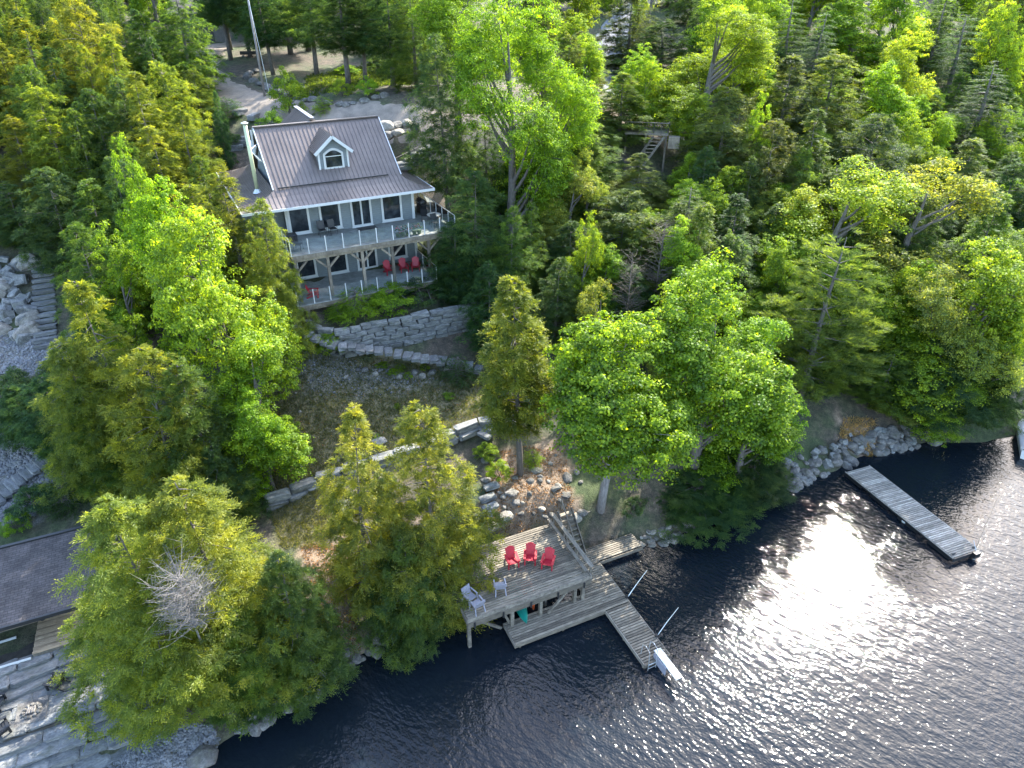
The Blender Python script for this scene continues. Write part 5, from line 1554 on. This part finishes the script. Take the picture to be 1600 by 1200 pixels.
PROTO = {
    'cedar': [cedar(11, 9, 2.3, 215), cedar(12, 9, 2.1, 210, rise=(.0, .5)), cedar(13, 10, 2.2, 220, power=.62, rnd=(.45, 1.2)), cedar(14, 9, 2.6, 230, power=.55), cedar(18, 11, 2.0, 190, power=.85, droop=.38, rnd=(.4, 1.25)), cedar(19, 8, 2.4, 210, t0=.1, power=.5, rnd=(.5, 1.3), rise=(.1, .6))],
    'bigcedar': [cedar(16, 12, 3.4, 340, power=.66, puffs=3.6, tw=16, rho=(.26, .48), rnd=(.5, 1.2)), cedar(17, 11, 3.0, 320, power=.66, puffs=3.2, tw=16, rho=(.26, .46), rnd=(.5, 1.15))],
    'trunkcedar': [cedar(15, 9, 1.9, 200, t0=.30, power=.62)],
    'spruce': [conifer(21, 11, 2.4, 300, .04, droop=.34, rise=(-.05, .15), blade=(.08, .14), bw=.26, levels=20, power=.9, nbl=13, tipup=.5, twig=9), conifer(22, 12, 2.5, 300, .06, droop=.30, rise=(-.1, .12), blade=(.08, .14), bw=.26, levels=18, power=.8, nbl=13, tipup=.6, twig=9)],
    'hemlock': [cedar(31, 12, 2.9, 260, t0=.05, power=.65, droop=.24, rise=(.0, .22), puffs=3.2, rho=(.3, .5)), cedar(32, 13, 2.9, 240, t0=.27, power=.55, droop=.2, rise=(.0, .25), puffs=3.2, rho=(.3, .5))],
    'pine': [conifer(41, 11, 3.0, 190, .10, droop=.05, rise=(.05, .3), blade=(.18, .28), bw=.10, levels=12, power=.5, twig=8, nbl=24, flat=.3, tuft=.5, lat=(15, 75), gap=.6)],
    'maple': [lobed(51, 10, 3.2, 760, 60, t0=.08, nlobe=13), lobed(52, 11, 3.0, 780, 60, t0=.06, spread=.6, nlobe=14), lobed(53, 9, 3.3, 760, 60, t0=.17, nlobe=13), lobed(54, 12, 2.7, 780, 60, t0=.05, nlobe=15, spread=.62)],
    'tallmaple': [lobed(55, 20, 4.6, 1300, 55, t0=.12, nlobe=20, top=.36, spread=.68), lobed(56, 19, 4.4, 1300, 55, t0=.08, nlobe=20, top=.35, spread=.7)],
    'light': [lobed(61, 10, 3.0, 620, 58, t0=.1, nlobe=12, clump=(.25, .5), leaf=(.08, .12), bark='bark', top=.36, squash=.7), lobed(62, 10, 3.2, 620, 52, t0=.1, nlobe=14, clump=(.22, .45), leaf=(.08, .12), bark='bark', top=.33, spread=.75, squash=.7)],
    'shrub': [broadleaf(71, 2.2, 1.4, 70, 120, t0=.0, leaf=(.06, .1), clump=(.22, .4), shell=.35, bark='bark', limbs=8), broadleaf(72, 1.8, 1.5, 65, 120, t0=.0, leaf=(.05, .09), clump=(.2, .38), shell=.3, bark='bark', limbs=8), conifer(73, 2.0, 1.3, 110, .02, power=.5, blade=(.07, .12), nbl=10)],
    'bare': [bare(81, 7, 1.9, 120, .3, 'twig', .7)],
    'highmaple': [lobed(59, 20, 4.2, 1000, 55, t0=.5, nlobe=14, top=.42, spread=.62)],
    'snag': [bare(82, 7, 2.5, 260, .66, 'dead', .6)],
    'fullmaple': [lobed(57, 9, 3.4, 1000, 62, t0=.37, nlobe=17, top=.46, spread=.50, bark='pale_bark'), lobed(58, 11, 3.3, 1000, 60, t0=.04, nlobe=21, top=.40, spread=.64)],
}
COL = {'olive': (.17, .2, .034), 'gold': (.155, .195, .032), 'cedar': (.095, .15, .034), 'dark': (.062, .112, .038), 'deep': (.044, .09, .036), 'blue': (.075, .112, .05), 'grey': (.11, .145, .045),
       'bright': (.19, .285, .02), 'lime': (.2, .3, .026), 'yellow': (.27, .35, .035), 'green': (.16, .25, .02), 'pale': (.24, .285, .06), 'pinec': (.13, .185, .045)}
KN = {}
NAMES = {'cedar': 'cedar_tree', 'bigcedar': 'cedar_tree', 'snag': 'dead_tree', 'fullmaple': 'maple_tree', 'tallmaple': 'maple_tree', 'highmaple': 'maple_tree', 'trunkcedar': 'cedar_tree', 'spruce': 'spruce_tree', 'hemlock': 'hemlock_tree', 'pine': 'pine_tree', 'maple': 'maple_tree', 'light': 'leafy_tree', 'shrub': 'shrub', 'bare': 'bare_tree'}
TR = random.Random(99)
def plant(kind, base, h, wd, color, label, group=None, rz=None, var=None, lean=(0, 0)):
    k = KN.get(kind, 0); KN[kind] = k + 1
    cm, tm, h0, r0 = PROTO[kind][(k if var is None else var) % len(PROTO[kind])]
    t = empty(NAMES[kind], (base[0], base[1], base[2] - .12), TR.uniform(0, 6.28) if rz is None else rz, label, 'shrub' if kind == 'shrub' else 'tree', group)
    t.rotation_euler = (lean[0] + TR.uniform(-.045, .045), lean[1] + TR.uniform(-.045, .045), t.rotation_euler.z)
    ex = TR.uniform(.9, 1.12)
    t.scale = (wd / (2 * r0) * ex, wd / (2 * r0) / ex, h / h0)
    c = link('crown', cm, t)
    v = TR.uniform(.85, 1.15); b = COL[color] if isinstance(color, str) else color
    c.color = (b[0] * v * TR.uniform(.88, 1.08), b[1] * v, b[2] * v * TR.uniform(.85, 1.15), 1)
    link('trunk', tm, t)
    return t
def tree_top(kind, px, py, Y, wpx, color, label, group=None, **kw):
    """a tree whose tip is seen at a pixel and which stands at distance Y"""
    p = atY(px, py, Y); gz = max(hz(p.x, Y), 0)
    h = max(p.z - gz, 1.5)
    return plant(kind, (p.x, p.y, gz), h, wpx / ppm((p.x, p.y, gz + h * .5)), color, label, group, **kw)
T = tree_top
# --- near trees along the water
T('bigcedar', 172, 770, 20.6, 300, 'olive', 'large olive cedar leaning over the fire pit patio', var=0)
T('bigcedar', 287, 738, 22.0, 275, 'olive', 'broad olive cedar right of the patio cedar, with bare grey twigs in its crown', var=1)
T('cedar', 432, 868, 21.6, 180, 'cedar', 'dark green cedar hanging over the black water beside the big olive cedars', var=0)
T('cedar', 360, 960, 20.4, 170, 'cedar', 'low dark cedar between the olive cedars and the dark water', var=1)
T('cedar', 530, 640, 25.4, 165, 'olive', 'narrow olive cedar in front of the low stone wall', var=1)
T('bigcedar', 665, 628, 25.6, 215, 'olive', 'tall grey green cedar at the left side of the boathouse deck', var=1)
T('cedar', 628, 830, 24.6, 165, 'cedar', 'dark bushy cedar under the grey green one, touching the water', var=3)
T('trunkcedar', 815, 430, 33.8, 165, 'olive', 'slim olive cedar with a bare lower trunk above the boathouse deck')
T('fullmaple', 968, 494, 32.3, 275, 'bright', 'round bright green maple with a pale trunk right of the dock stair', var=0)
T('fullmaple', 1150, 378, 35.6, 280, 'green', 'tall green maple behind the round bright maple', var=1)
T('maple', 1185, 590, 35.4, 165, 'green', 'low green maple filling the bank beside the dark lake cedars', var=3)
T('maple', 1210, 470, 37.0, 165, 'green', 'green maple crown close to the sparkling water', var=3)
T('cedar', 1095, 745, 34.2, 190, 'dark', 'dark cedar thicket overhanging the lake right of the boat dock', var=3)
T('cedar', 1190, 690, 35.8, 130, 'dark', 'dark drooping cedar at the edge of the sun glitter', var=0)
T('pine', 1318, 352, 43.0, 195, 'pinec', 'white pine with flat feathery branches and a leaning trunk', lean=(0, .05))
T('pine', 1402, 548, 43.4, 120, 'pinec', 'small pine with flat branches over the bare bank by the right dock')
T('light', 1340, 222, 51.0, 260, 'yellow', 'glowing yellow green tree behind the white pine', var=0)
T('light', 1470, 222, 52.5, 235, 'pale', 'pale olive loose crowned tree right of the glowing one', var=1)
T('maple', 1575, 340, 43.5, 200, 'lime', 'bright tree at the right edge above the covered boat', var=3)
T('light', 1500, 400, 44.5, 150, 'pale', 'pale leafy tree left of the covered boat', var=0)
T('cedar', 1480, 520, 43.4, 170, 'dark', 'bluish dark cedar at the shore left of the covered boat', var=2)
T('cedar', 1560, 540, 43.2, 140, 'dark', 'dark cedar directly behind the covered boat', var=3)
T('light', 1555, 455, 42.9, 175, 'pale', 'pale leafy tree hanging low over the water in front of the covered boat', var=1, lean=(.12, 0))
T('maple', 1500, 575, 42.4, 120, 'lime', 'low lime maple bough over the shore rocks left of the covered boat', var=0)
T('light', 1425, 600, 42.8, 95, 'pale', 'low pale bush like tree at the end of the shore rocks', var=0)
T('spruce', 1560, 92, 72, 150, 'blue', 'grey green spruce near the upper right corner')
# --- left bank
T('maple', 190, 218, 45, 78, 'bright', 'small bright maple top poking from dark cedars on the left', var=0)
T('maple', 238, 268, 41, 150, 'bright', 'bright maple just below the small maple top on the left', var=1)
T('maple', 300, 330, 36.5, 212, 'lime', 'broad bright maple in the middle of the left bank', var=2)
T('maple', 165, 350, 41, 105, 'bright', 'compact bright maple beside the long stone stair', var=0)
T('maple', 372, 490, 33.0, 160, 'bright', 'bright maple at the left edge of the shaded lawn', var=3)
T('maple', 390, 600, 31.5, 110, 'bright', 'low maple bough at the left end of the low stone wall', var=1)
T('cedar', 128, 438, 32.5, 160, 'gold', 'golden olive cedar with a leaning trunk right of the long stair', var=1)
T('cedar', 205, 545, 30.0, 205, 'olive', 'wide olive cedar above the boathouse roof', var=3)
T('cedar', 345, 262, 44.0, 130, 'olive', 'olive cedar touching the left corner of the cottage', var=2)
T('bigcedar', 398, 312, 41.5, 125, 'olive', 'olive cedar in front of the left end of the cottage decks', var=0)
T('cedar', 300, 285, 46, 120, 'olive', 'olive cedar behind the broad maple on the left bank', var=1)
T('cedar', 60, 258, 50, 150, 'dark', 'dark cedar above the boulder wall at the left edge', var=3)
T('cedar', 130, 280, 48, 140, 'cedar', 'dark cedar left of the bright maples', var=0)
T('cedar', 8, 285, 52, 110, 'dark', 'shaded cedar at the far left edge above the boulders', var=2)
T('bigcedar', 92, 520, 32.0, 175, 'olive', 'wide olive cedar left of the golden one, half hiding the slab steps', var=1)
T('cedar', 120, 345, 42.5, 120, 'cedar', 'shaded cedar standing close to the long stone stair', var=3)
T('cedar', 60, 585, 34.0, 120, 'dark', 'dark cedar between the pebble bed and the slab steps', var=2)
T('cedar', 15, 600, 35.0, 110, 'dark', 'dark cedar at the left edge below the pebble bed', var=0)
T('cedar', 258, -55, 71, 110, 'cedar', 'tall green cedar on the top edge left of the driveway', var=2)
T('hemlock', 318, -130, 86, 110, 'dark', 'dark conifer in front of the cabin garage door', var=1)
T('cedar', 110, 590, 31.5, 130, 'cedar', 'shaded cedar behind the pebble slope steps', var=2)
T('cedar', 285, 560, 30.6, 165, 'cedar', 'green cedar between the golden cedar and the broad bright maple')
T('cedar', 330, 690, 29.5, 110, 'dark', 'shaded cedar below the bright maple by the low wall', var=0)
for px, py, Y, wd, c, lb in ((30, 25, 64, 130, 'olive', 'olive cedar in the upper left corner'), (105, -10, 66, 130, 'olive', 'olive cedar on the top edge at the left'), (165, 55, 62, 110, 'olive', 'olive cedar second row at upper left'), (215, 20, 68, 110, 'cedar', 'green cedar left of the driveway top'),
                         (60, 130, 56, 130, 'gold', 'golden cedar at the left edge below the corner cedars'), (135, 135, 57, 110, 'dark', 'dark cedar among golden ones at upper left'), (195, 110, 56, 120, 'gold', 'golden cedar left of the driveway bend'), (250, 95, 60, 110, 'olive', 'olive cedar beside the driveway bend'),
                         (275, 165, 55, 105, 'olive', 'olive cedar between the driveway and the bright maples'), (235, 195, 52, 100, 'gold', 'golden cedar just above the small maple top'), (10, 180, 56, 110, 'olive', 'olive cedar at the left edge middle height'), (315, 240, 50, 80, 'cedar', 'cedar left of the chimney pipe'),
                         (262, 20, 76, 120, 'cedar', 'tall green cedar overhanging the driveway from the left'), (300, 105, 67, 70, 'cedar', 'small green cedar at the driveway edge')):
    T('cedar', px, py, Y, wd, c, lb)
T('cedar', 330, 140, 60, 34, 'deep', 'slim dark columnar cedar by the driveway edging', var=1)
# --- around and behind the cottage
T('shrub', 443, 105, 66, 62, 'bright', 'bright green upright shrub between the utility pole and the roof', var=0)
T('shrub', 418, 168, 63, 50, 'lime', 'low lime green shrub behind the left end of the roof', var=1)
for px, py, Y, wd, c, v, lb in ((372, -95, 84, 115, 'dark', 1, 'dark conifer with bare trunk left of the utility pole'), (352, -130, 88, 110, 'deep', 1, 'dark conifer with bare trunk beside the cabin'), (425, -110, 90, 125, 'dark', 1, 'dark conifer in front of the cabin window'), (398, -60, 80, 105, 'deep', 1, 'deep green conifer just left of the utility pole top'), (455, -120, 92, 130, 'deep', 1, 'deep green conifer right of the cabin window'), (330, -80, 92, 120, 'dark', 1, 'dark conifer hanging over the cabin garage door'),
                          (470, -70, 80, 120, 'dark', 1, 'dark conifer above the boulder edged drive'), (520, -85, 74, 125, 'dark', 1, 'tall dark conifer with thick trunk behind the roof ridge'), (552, -60, 76, 110, 'deep', 1, 'tall dark conifer right of the thick trunked one'),
                          (600, -50, 72, 125, 'dark', 1, 'dark conifer behind the rear gable'), (640, -30, 70, 120, 'cedar', 0, 'green conifer behind the sunlit boulders'), (688, 45, 55.5, 140, 'dark', 1, 'tall hemlock with straight bare trunk right of the cottage roof'),
                          (742, 262, 49.5, 175, 'dark', 0, 'dark hemlock touching the right end of the cottage decks'), (712, 345, 48, 115, 'deep', 0, 'deep green hemlock below the cottage deck corner'), (795, 320, 47.5, 105, 'cedar', 0, 'pointed green conifer right of the cottage hemlock'),
                          (828, 312, 49.5, 85, 'cedar', 0, 'pointed conifer twin just right of the first pointed one'), (880, 175, 63, 115, 'dark', 0, 'dark conifer below the tall bright maple'), (765, 410, 44.5, 110, 'deep', 0, 'deep green conifer at the right end of the tall stone wall'),
                          (760, 150, 58, 110, 'dark', 0, 'dark conifer left of the maple trunk'), (870, 400, 45, 100, 'dark', 0, 'dark conifer behind the slim olive cedar')):
    T('hemlock', px, py, Y, wd, c, lb, var=v)
for px, py, Y, wd, c, lb in ((1010, 92, 68, 60, 'bright', 'bright sapling next to the road cedar'),
                         (860, 275, 55, 62, 'bright', 'small bright maple over dark conifers at centre'), (915, 335, 46.5, 70, 'bright', 'small leafy maple right of the pointed conifers'), (900, 15, 84, 80, 'bright', 'bright maple beside the grey road'),
                         (1165, 5, 78, 120, 'yellow', 'yellow green maple right of the wide lime maple'), (1405, 72, 71, 105, 'lime', 'lime round maple in the right hand forest'), (1432, 35, 78, 120, 'yellow', 'yellow maple above the lime round one'),
                         (1350, -20, 88, 140, 'lime', 'lime maple on the top edge at right'), (1590, 0, 84, 90, 'yellow', 'yellow maple in the upper right corner'), (1085, 225, 60, 60, 'lime', 'lime sapling below the hillside deck'), (1190, 150, 62, 60, 'lime', 'lime sapling beside the tall forest cedar'),
                         (1255, 280, 54, 120, 'yellow', 'yellow green broken crown left of the glowing tree'), (1600, 430, 44, 90, 'lime', 'lime bough at the right edge middle')):
    T('maple', px, py, Y, wd, c, lb)
for px, py, Y, wd, c, lb in ((800, -110, 54.5, 230, 'lime', 'tall bright maple at top centre'), (866, -50, 58, 175, 'bright', 'bright maple at top centre, right of the tallest'), 
                         (1128, -45, 69, 205, 'lime', 'wide lime maple right of the grey road')):
    T('tallmaple', px, py, Y, wd, c, lb)
T('highmaple', 702, -70, 61, 165, 'green', 'tall green maple with high crown right of the driveway behind the roof')
for px, py, Y, wd, c, lb in ((975, 112, 66, 88, 'grey', 'tall grey green cedar in front of the grey road'), (925, 165, 64, 90, 'grey', 'grey green cedar left of the road cedar'), (915, 185, 61, 115, 'cedar', 'green cedar at centre above the small maple'), (1000, 238, 58, 95, 'grey', 'grey green cedar left of the hillside deck stair'),
                         (980, 295, 53, 125, 'grey', 'grey green cedar in the centre of the slope'), (1140, 135, 62, 140, 'grey', 'tall forest cedar right of the hillside deck'), (1245, 85, 68, 120, 'blue', 'bluish cedar in the right hand forest'), (1310, 80, 70, 135, 'grey', 'grey cedar left of the lime round maple'),
                         (1220, 185, 60, 105, 'grey', 'grey cedar above the yellow broken crown'), (1285, 170, 61, 100, 'grey', 'grey cedar behind the glowing tree'), (1375, 175, 62, 110, 'blue', 'bluish cedar below the lime round maple'), (1590, 250, 60, 110, 'dark', 'dark cedar at the right edge under the spruce'),
                         (1530, 215, 64, 100, 'grey', 'grey cedar left of the edge cedar'), (1040, 30, 86, 110, 'dark', 'dark cedar right of the pale storage bin'), (990, -20, 92, 100, 'blue', 'bluish conifer above the grey road'), (1160, 300, 52, 90, 'dark', 'dark cedar left of the yellow broken crown'), (1440, 300, 54, 110, 'dark', 'dark cedar below the pale olive tree'),
                         (1560, 300, 52, 120, 'cedar', 'green cedar above the right edge maple')):
    T('cedar', px, py, Y, wd * 1.3, c, lb)
for px, py, Y, wd, c, lb in ((1085, 285, 51, 140, 'grey', 'olive grey spruce in the middle of the right slope'), (1290, 10, 82, 120, 'blue', 'bluish spruce on the top edge at right'), (1520, 15, 82, 130, 'deep', 'dark spruce on the top edge far right'), (1250, -10, 84, 110, 'blue', 'bluish spruce left of the other top edge spruce'), (1480, -5, 88, 110, 'cedar', 'green spruce between yellow maples at upper right')):
    T('spruce', px, py, Y, wd, c, lb)
T('bare', 1040, 345, 47, 110, 'grey', 'bare twiggy brown tree in the centre of the right slope')
T('bare', 985, 395, 44.5, 90, 'grey', 'leafless brownish tree left of the twiggy one')
T('light', 940, 425, 42.5, 95, 'pale', 'pale young tree behind the round bright maple', var=1)
T('light', 1060, 430, 42, 110, 'pale', 'pale loose tree left of the tall green maple', var=0)
# dead top inside the left cedar
p = at(275, 905, 9.2)
plant('snag', (p.x, p.y, hz(p.x, p.y)), 9.4, 4.6, 'grey', 'dead grey leafless tree standing inside the olive cedars at lower left')
# --- forest filling the hill
def forest(n, x0, x1, y0, y1, seed, keep=lambda x, y: True, sp=3.2):
    g = random.Random(seed); pts = []
    ctr = [(o.location.x, o.location.y) for o in C.objects if o.get('category') == 'tree']
    tries = 0
    while len(pts) < n and tries < n * 40:
        tries += 1
        y = g.uniform(y0, y1); x = g.uniform(x0, x1) * y / 80
        if not keep(x, y): continue
        if any((x - a) ** 2 + (y - b) ** 2 < (sp * (y / 80 + .3)) ** 2 for a, b in ctr): continue
        ctr.append((x, y)); pts.append((x, y))
    return pts, g
def sight(x, y):                                       # the open lines to the road and to the hillside deck
    k = x / y
    return (.105 < k < .165 and 62 < y < 108) or (.165 < k < .245 and 52 < y < 70)
def clear_drive(x, y):
    if sight(x, y): return False
    for a, b in ((14, 74), (4, 65.5), (-6, 63.5), (-14, 65), (-22, 68), (-28, 73), (-33, 80), (-36, 88), (-35, 96)):
        if (x - a) ** 2 + (y - b) ** 2 < 5.2 ** 2: return False
    if -44 < x < -18 and 76 < y < 108: return False
    if 9 < x < 16 and y < 110: return False
    if x > -26 and x < 12 and y < 74: return False
    return True
ADJ = {'lime': 'lime green', 'bright': 'bright green', 'grey': 'grey green', 'dark': 'dark green', 'blue': 'bluish', 'yellow': 'yellow green', 'deep': 'very dark', 'green': 'mid green', 'pale': 'pale', 'olive': 'olive', 'cedar': 'fresh green'}
KIN = {'maple': 'maple', 'cedar': 'cedar', 'spruce': 'spruce', 'hemlock': 'hemlock', 'light': 'loose leafed tree'}
pts, g = forest(190, -62, 72, 82, 150, 4, clear_drive, 2.3)
mixk = [('maple', 'lime'), ('maple', 'bright'), ('cedar', 'grey'), ('cedar', 'dark'), ('spruce', 'blue'), ('hemlock', 'dark'), ('light', 'yellow')]
for x, y in pts:
    k, c = g.choice(mixk[2:6] if x < 0 and g.random() < .7 else mixk + mixk[:2] + mixk[6:] * 2)
    plant(k, (x, y, hz(x, y)), g.uniform(10, 16), g.uniform(5, 8), c, f'{ADJ[c]} {KIN[k]} in the dense forest along the top of the hill', f'{ADJ[c]} {KIN[k]}s along the top of the hill')
pts, g = forest(150, 6, 66, 45, 84, 7, lambda x, y: shore_dist([x], [y])[0] > 3.5 and not sight(x, y) and not (12 < x < 24 and 68 < y < 84) and not (abs(x - 34) < 2.5 and abs(y - 52) < 4), 1.7)
for x, y in pts:
    k, c = g.choice([('cedar', 'grey'), ('cedar', 'cedar'), ('hemlock', 'dark'), ('maple', 'green'), ('light', 'pale'), ('maple', 'lime')])
    plant(k, (x, y, hz(x, y)), g.uniform(4.5, 8.5), g.uniform(4.0, 6.2), c, f'{ADJ[c]} lower {KIN[k]} filling gaps in the forest on the right hand slope', f'{ADJ[c]} lower {KIN[k]}s on the right slope')
pts, g = forest(60, -66, -24, 44, 84, 8, lambda x, y: not (-42 < x < -30 and y < 52) and clear_drive(x, y) and not (x > -31 and y > 60), 1.8)
for x, y in pts:
    k, c = g.choice([('cedar', 'dark'), ('cedar', 'olive'), ('cedar', 'cedar')])
    plant(k, (x, y, hz(x, y)), g.uniform(5, 9), g.uniform(3.4, 5), c, f'{ADJ[c]} lower cedar filling the woods on the left slope', f'{ADJ[c]} lower cedars on the left slope')
# shrubs and undergrowth one can tell apart
for px, py, s, c, lb in ((560, 486, 95, 'green', 'leafy green shrub under the middle of the lower deck'), (610, 477, 95, 'green', 'leafy green shrub below the lower deck, right of another'), (655, 469, 90, 'dark', 'dark green shrub below the right end of the lower deck'), (528, 492, 55, 'green', 'small green shrub below the left of the lower deck'),
                     (480, 540, 45, 'green', 'low green shrub below the left part of the stone path'), (515, 550, 50, 'green', 'low green shrub under the middle left of the stone path'), (715, 592, 60, 'dark', 'dark shrub below the right end of the stone path'), (450, 672, 38, 'green', 'small green sapling bush on the shaded lawn edge'),
                     (780, 745, 45, 'lime', 'sunlit yellow green shrub left of the slim cedar trunk'), (832, 722, 35, 'lime', 'sunlit shrub right of the slim cedar trunk'), (760, 715, 40, 'green', 'leafy shrub behind the boathouse steps'), (640, 250, 30, 'lime', 'lime shrub beside the cottage stone steps'), (700, 250, 34, 'bright', 'bright shrub right of the cottage stone steps'),
                     (60, 800, 70, 'dark', 'dark shrub above the shingle roof edge'), (25, 830, 50, 'green', 'green shrub at the left above the shingle roof'), (110, 790, 70, 'dark', 'dark shrub beside the shingle roof corner'), (30, 620, 70, 'dark', 'dark shrub between pebble bed and pebble slope'), (90, 600, 60, 'dark', 'shaded shrub right of the pebble bed'), (-5, 650, 60, 'dark', 'dark shrub at the left edge above the pebble slope'),
                     (600, 760, 40, 'dark', 'dark bush behind the narrow olive cedar'), (990, 800, 40, 'dark', 'low dark bush right of the pale maple trunk'), (505, 175, 36, 'green', 'green bush on the drive edging'), (575, 150, 40, 'lime', 'sunlit bush by the drive edging'), (535, 150, 36, 'yellow', 'yellow sunlit bush on the drive bank'), (360, 185, 46, 'dark', 'dark bush left of the drive end'), (355, 232, 46, 'dark', 'dark bush behind the chimney pipe'), (340, 200, 40, 'deep', 'deep green bush left of the garden stones')):
    p = on(px, py, 8); u = ppm(p)
    plant('shrub', p, s / u * (.42 if 470 < px < 680 and 455 < py < 500 else .75), s / u, c, lb)
pts, g = forest(70, -60, 66, 42, 90, 21, lambda x, y: shore_dist([x], [y])[0] > 2.5 and clear_drive(x, y) and not (-22 < x < 3 and y < 62) and not (-44 < x < -29 and y < 52), 1.2)
for x, y in pts:
    plant('shrub', (x, y, hz(x, y)), g.uniform(1.0, 2.2), g.uniform(1.8, 3.2), (c := g.choice(('dark', 'green', 'cedar'))), f'{ADJ[c]} undergrowth shrub between trunks on the forest floor', f'{ADJ[c]} forest floor shrubs')

g = random.Random(77)
for i in range(26):
    px, py = g.uniform(430, 770), g.uniform(565, 730); p = on(px, py, 5)
    if not in_poly(np.array([p.x]), np.array([p.y]), LAWN)[0]: continue
    if i % 2: boulder(p, g.uniform(.08, .2), 'small pale stone lying in the rough grass of the slope', 'small stones on the grassy slope', PRK)
    else: plant('shrub', p, g.uniform(.3, .6), g.uniform(.5, 1.0), 'green', 'small weedy tuft growing on the rough grass slope', 'weedy tufts on the grassy slope')
# ------------------------------------------------------------------ ground cover nobody could count
def tufts(name, poly, n, label, color, seed, hgt=(.08, .2), wd=.02, blades=5):
    r_ = np.random.default_rng(seed)
    poly = np.array(poly); lo, hi = poly.min(0), poly.max(0)
    P = r_.uniform(lo, hi, (n * 3, 2)); P = P[in_poly(P[:, 0], P[:, 1], [tuple(q) for q in poly])][:n]
    P = np.repeat(P, blades, 0) + r_.normal(0, .06, (len(P) * blades, 2)); m = len(P)
    Cc = np.c_[P, height(P[:, 0], P[:, 1]) - .01]
    A = unit(np.c_[r_.normal(0, .6, (m, 2)), np.ones(m)]); N = unit(np.c_[r_.normal(0, 1, (m, 2)), np.full(m, .3)])
    L = r_.uniform(*hgt, m)
    me = leaf_mesh(name, Cc, A, N, L, np.full(m, wd), r_.uniform(.1, .9, m))
    o = link(name, me); o.color = (*color, 1)
    return tag(o, label, 'grass', None, 'stuff')
tufts('lawn_grass', LAWN, 13000, 'short shaded grass on the slope below the stone path', (.10, .115, .06), 1, (.06, .2), .028)
tufts('lawn_grass', LAWN2, 2200, 'short grass in front of the low stone wall', (.12, .13, .06), 2, (.06, .17), .025)
tufts('dry_grass', TANZ[2], 500, 'dry beige grass on the bank above the right dock', (.42, .3, .18), 3, (.15, .4), .03)
q = at(1478, 722, 0)
tufts('reeds', [(q.x - .5, q.y - .5), (q.x + .6, q.y - .5), (q.x + .6, q.y + .9), (q.x - .5, q.y + .9)], 90, 'pale reeds standing in the water by the right shore', (.3, .28, .22), 4, (.7, 1.3), .03)
tufts('fern_cover', pxpoly([(470, 160, 19), (640, 150, 19), (660, 100, 20), (480, 110, 20.5)]), 3000, 'sunlit low green cover on the bank behind the driveway', (.075, .11, .025), 5, (.15, .4), .07)
def litter(name, poly, n, label, seed):
    r_ = np.random.default_rng(seed)
    poly = np.array(poly); lo, hi = poly.min(0), poly.max(0)
    P = r_.uniform(lo, hi, (n * 3, 2)); P = P[in_poly(P[:, 0], P[:, 1], [tuple(q) for q in poly])][:n]; m = len(P)
    Cc = np.c_[P, height(P[:, 0], P[:, 1]) + .015]
    A = unit(np.c_[r_.normal(0, 1, (m, 2)), r_.normal(0, .15, m)]); N = unit(np.c_[r_.normal(0, .35, (m, 2)), np.ones(m)])
    L = r_.uniform(.06, .13, m)
    me = leaf_mesh(name, Cc, A, N, L, L * .7, r_.uniform(0, 1, m)); o = link(name, me); o.color = (.2, .115, .06, 1)
    return tag(o, label, 'leaf litter', None, 'stuff')
litter('leaf_litter', TANZ[0], 5000, 'brown fallen leaves on the bank above the boathouse deck', 6)
litter('leaf_litter', TANZ[1], 2500, 'brown fallen leaves between the lakeside cedars', 7)
litter('leaf_litter', LAWN, 3600, 'brown fallen leaves strewn over the shaded lawn', 8)
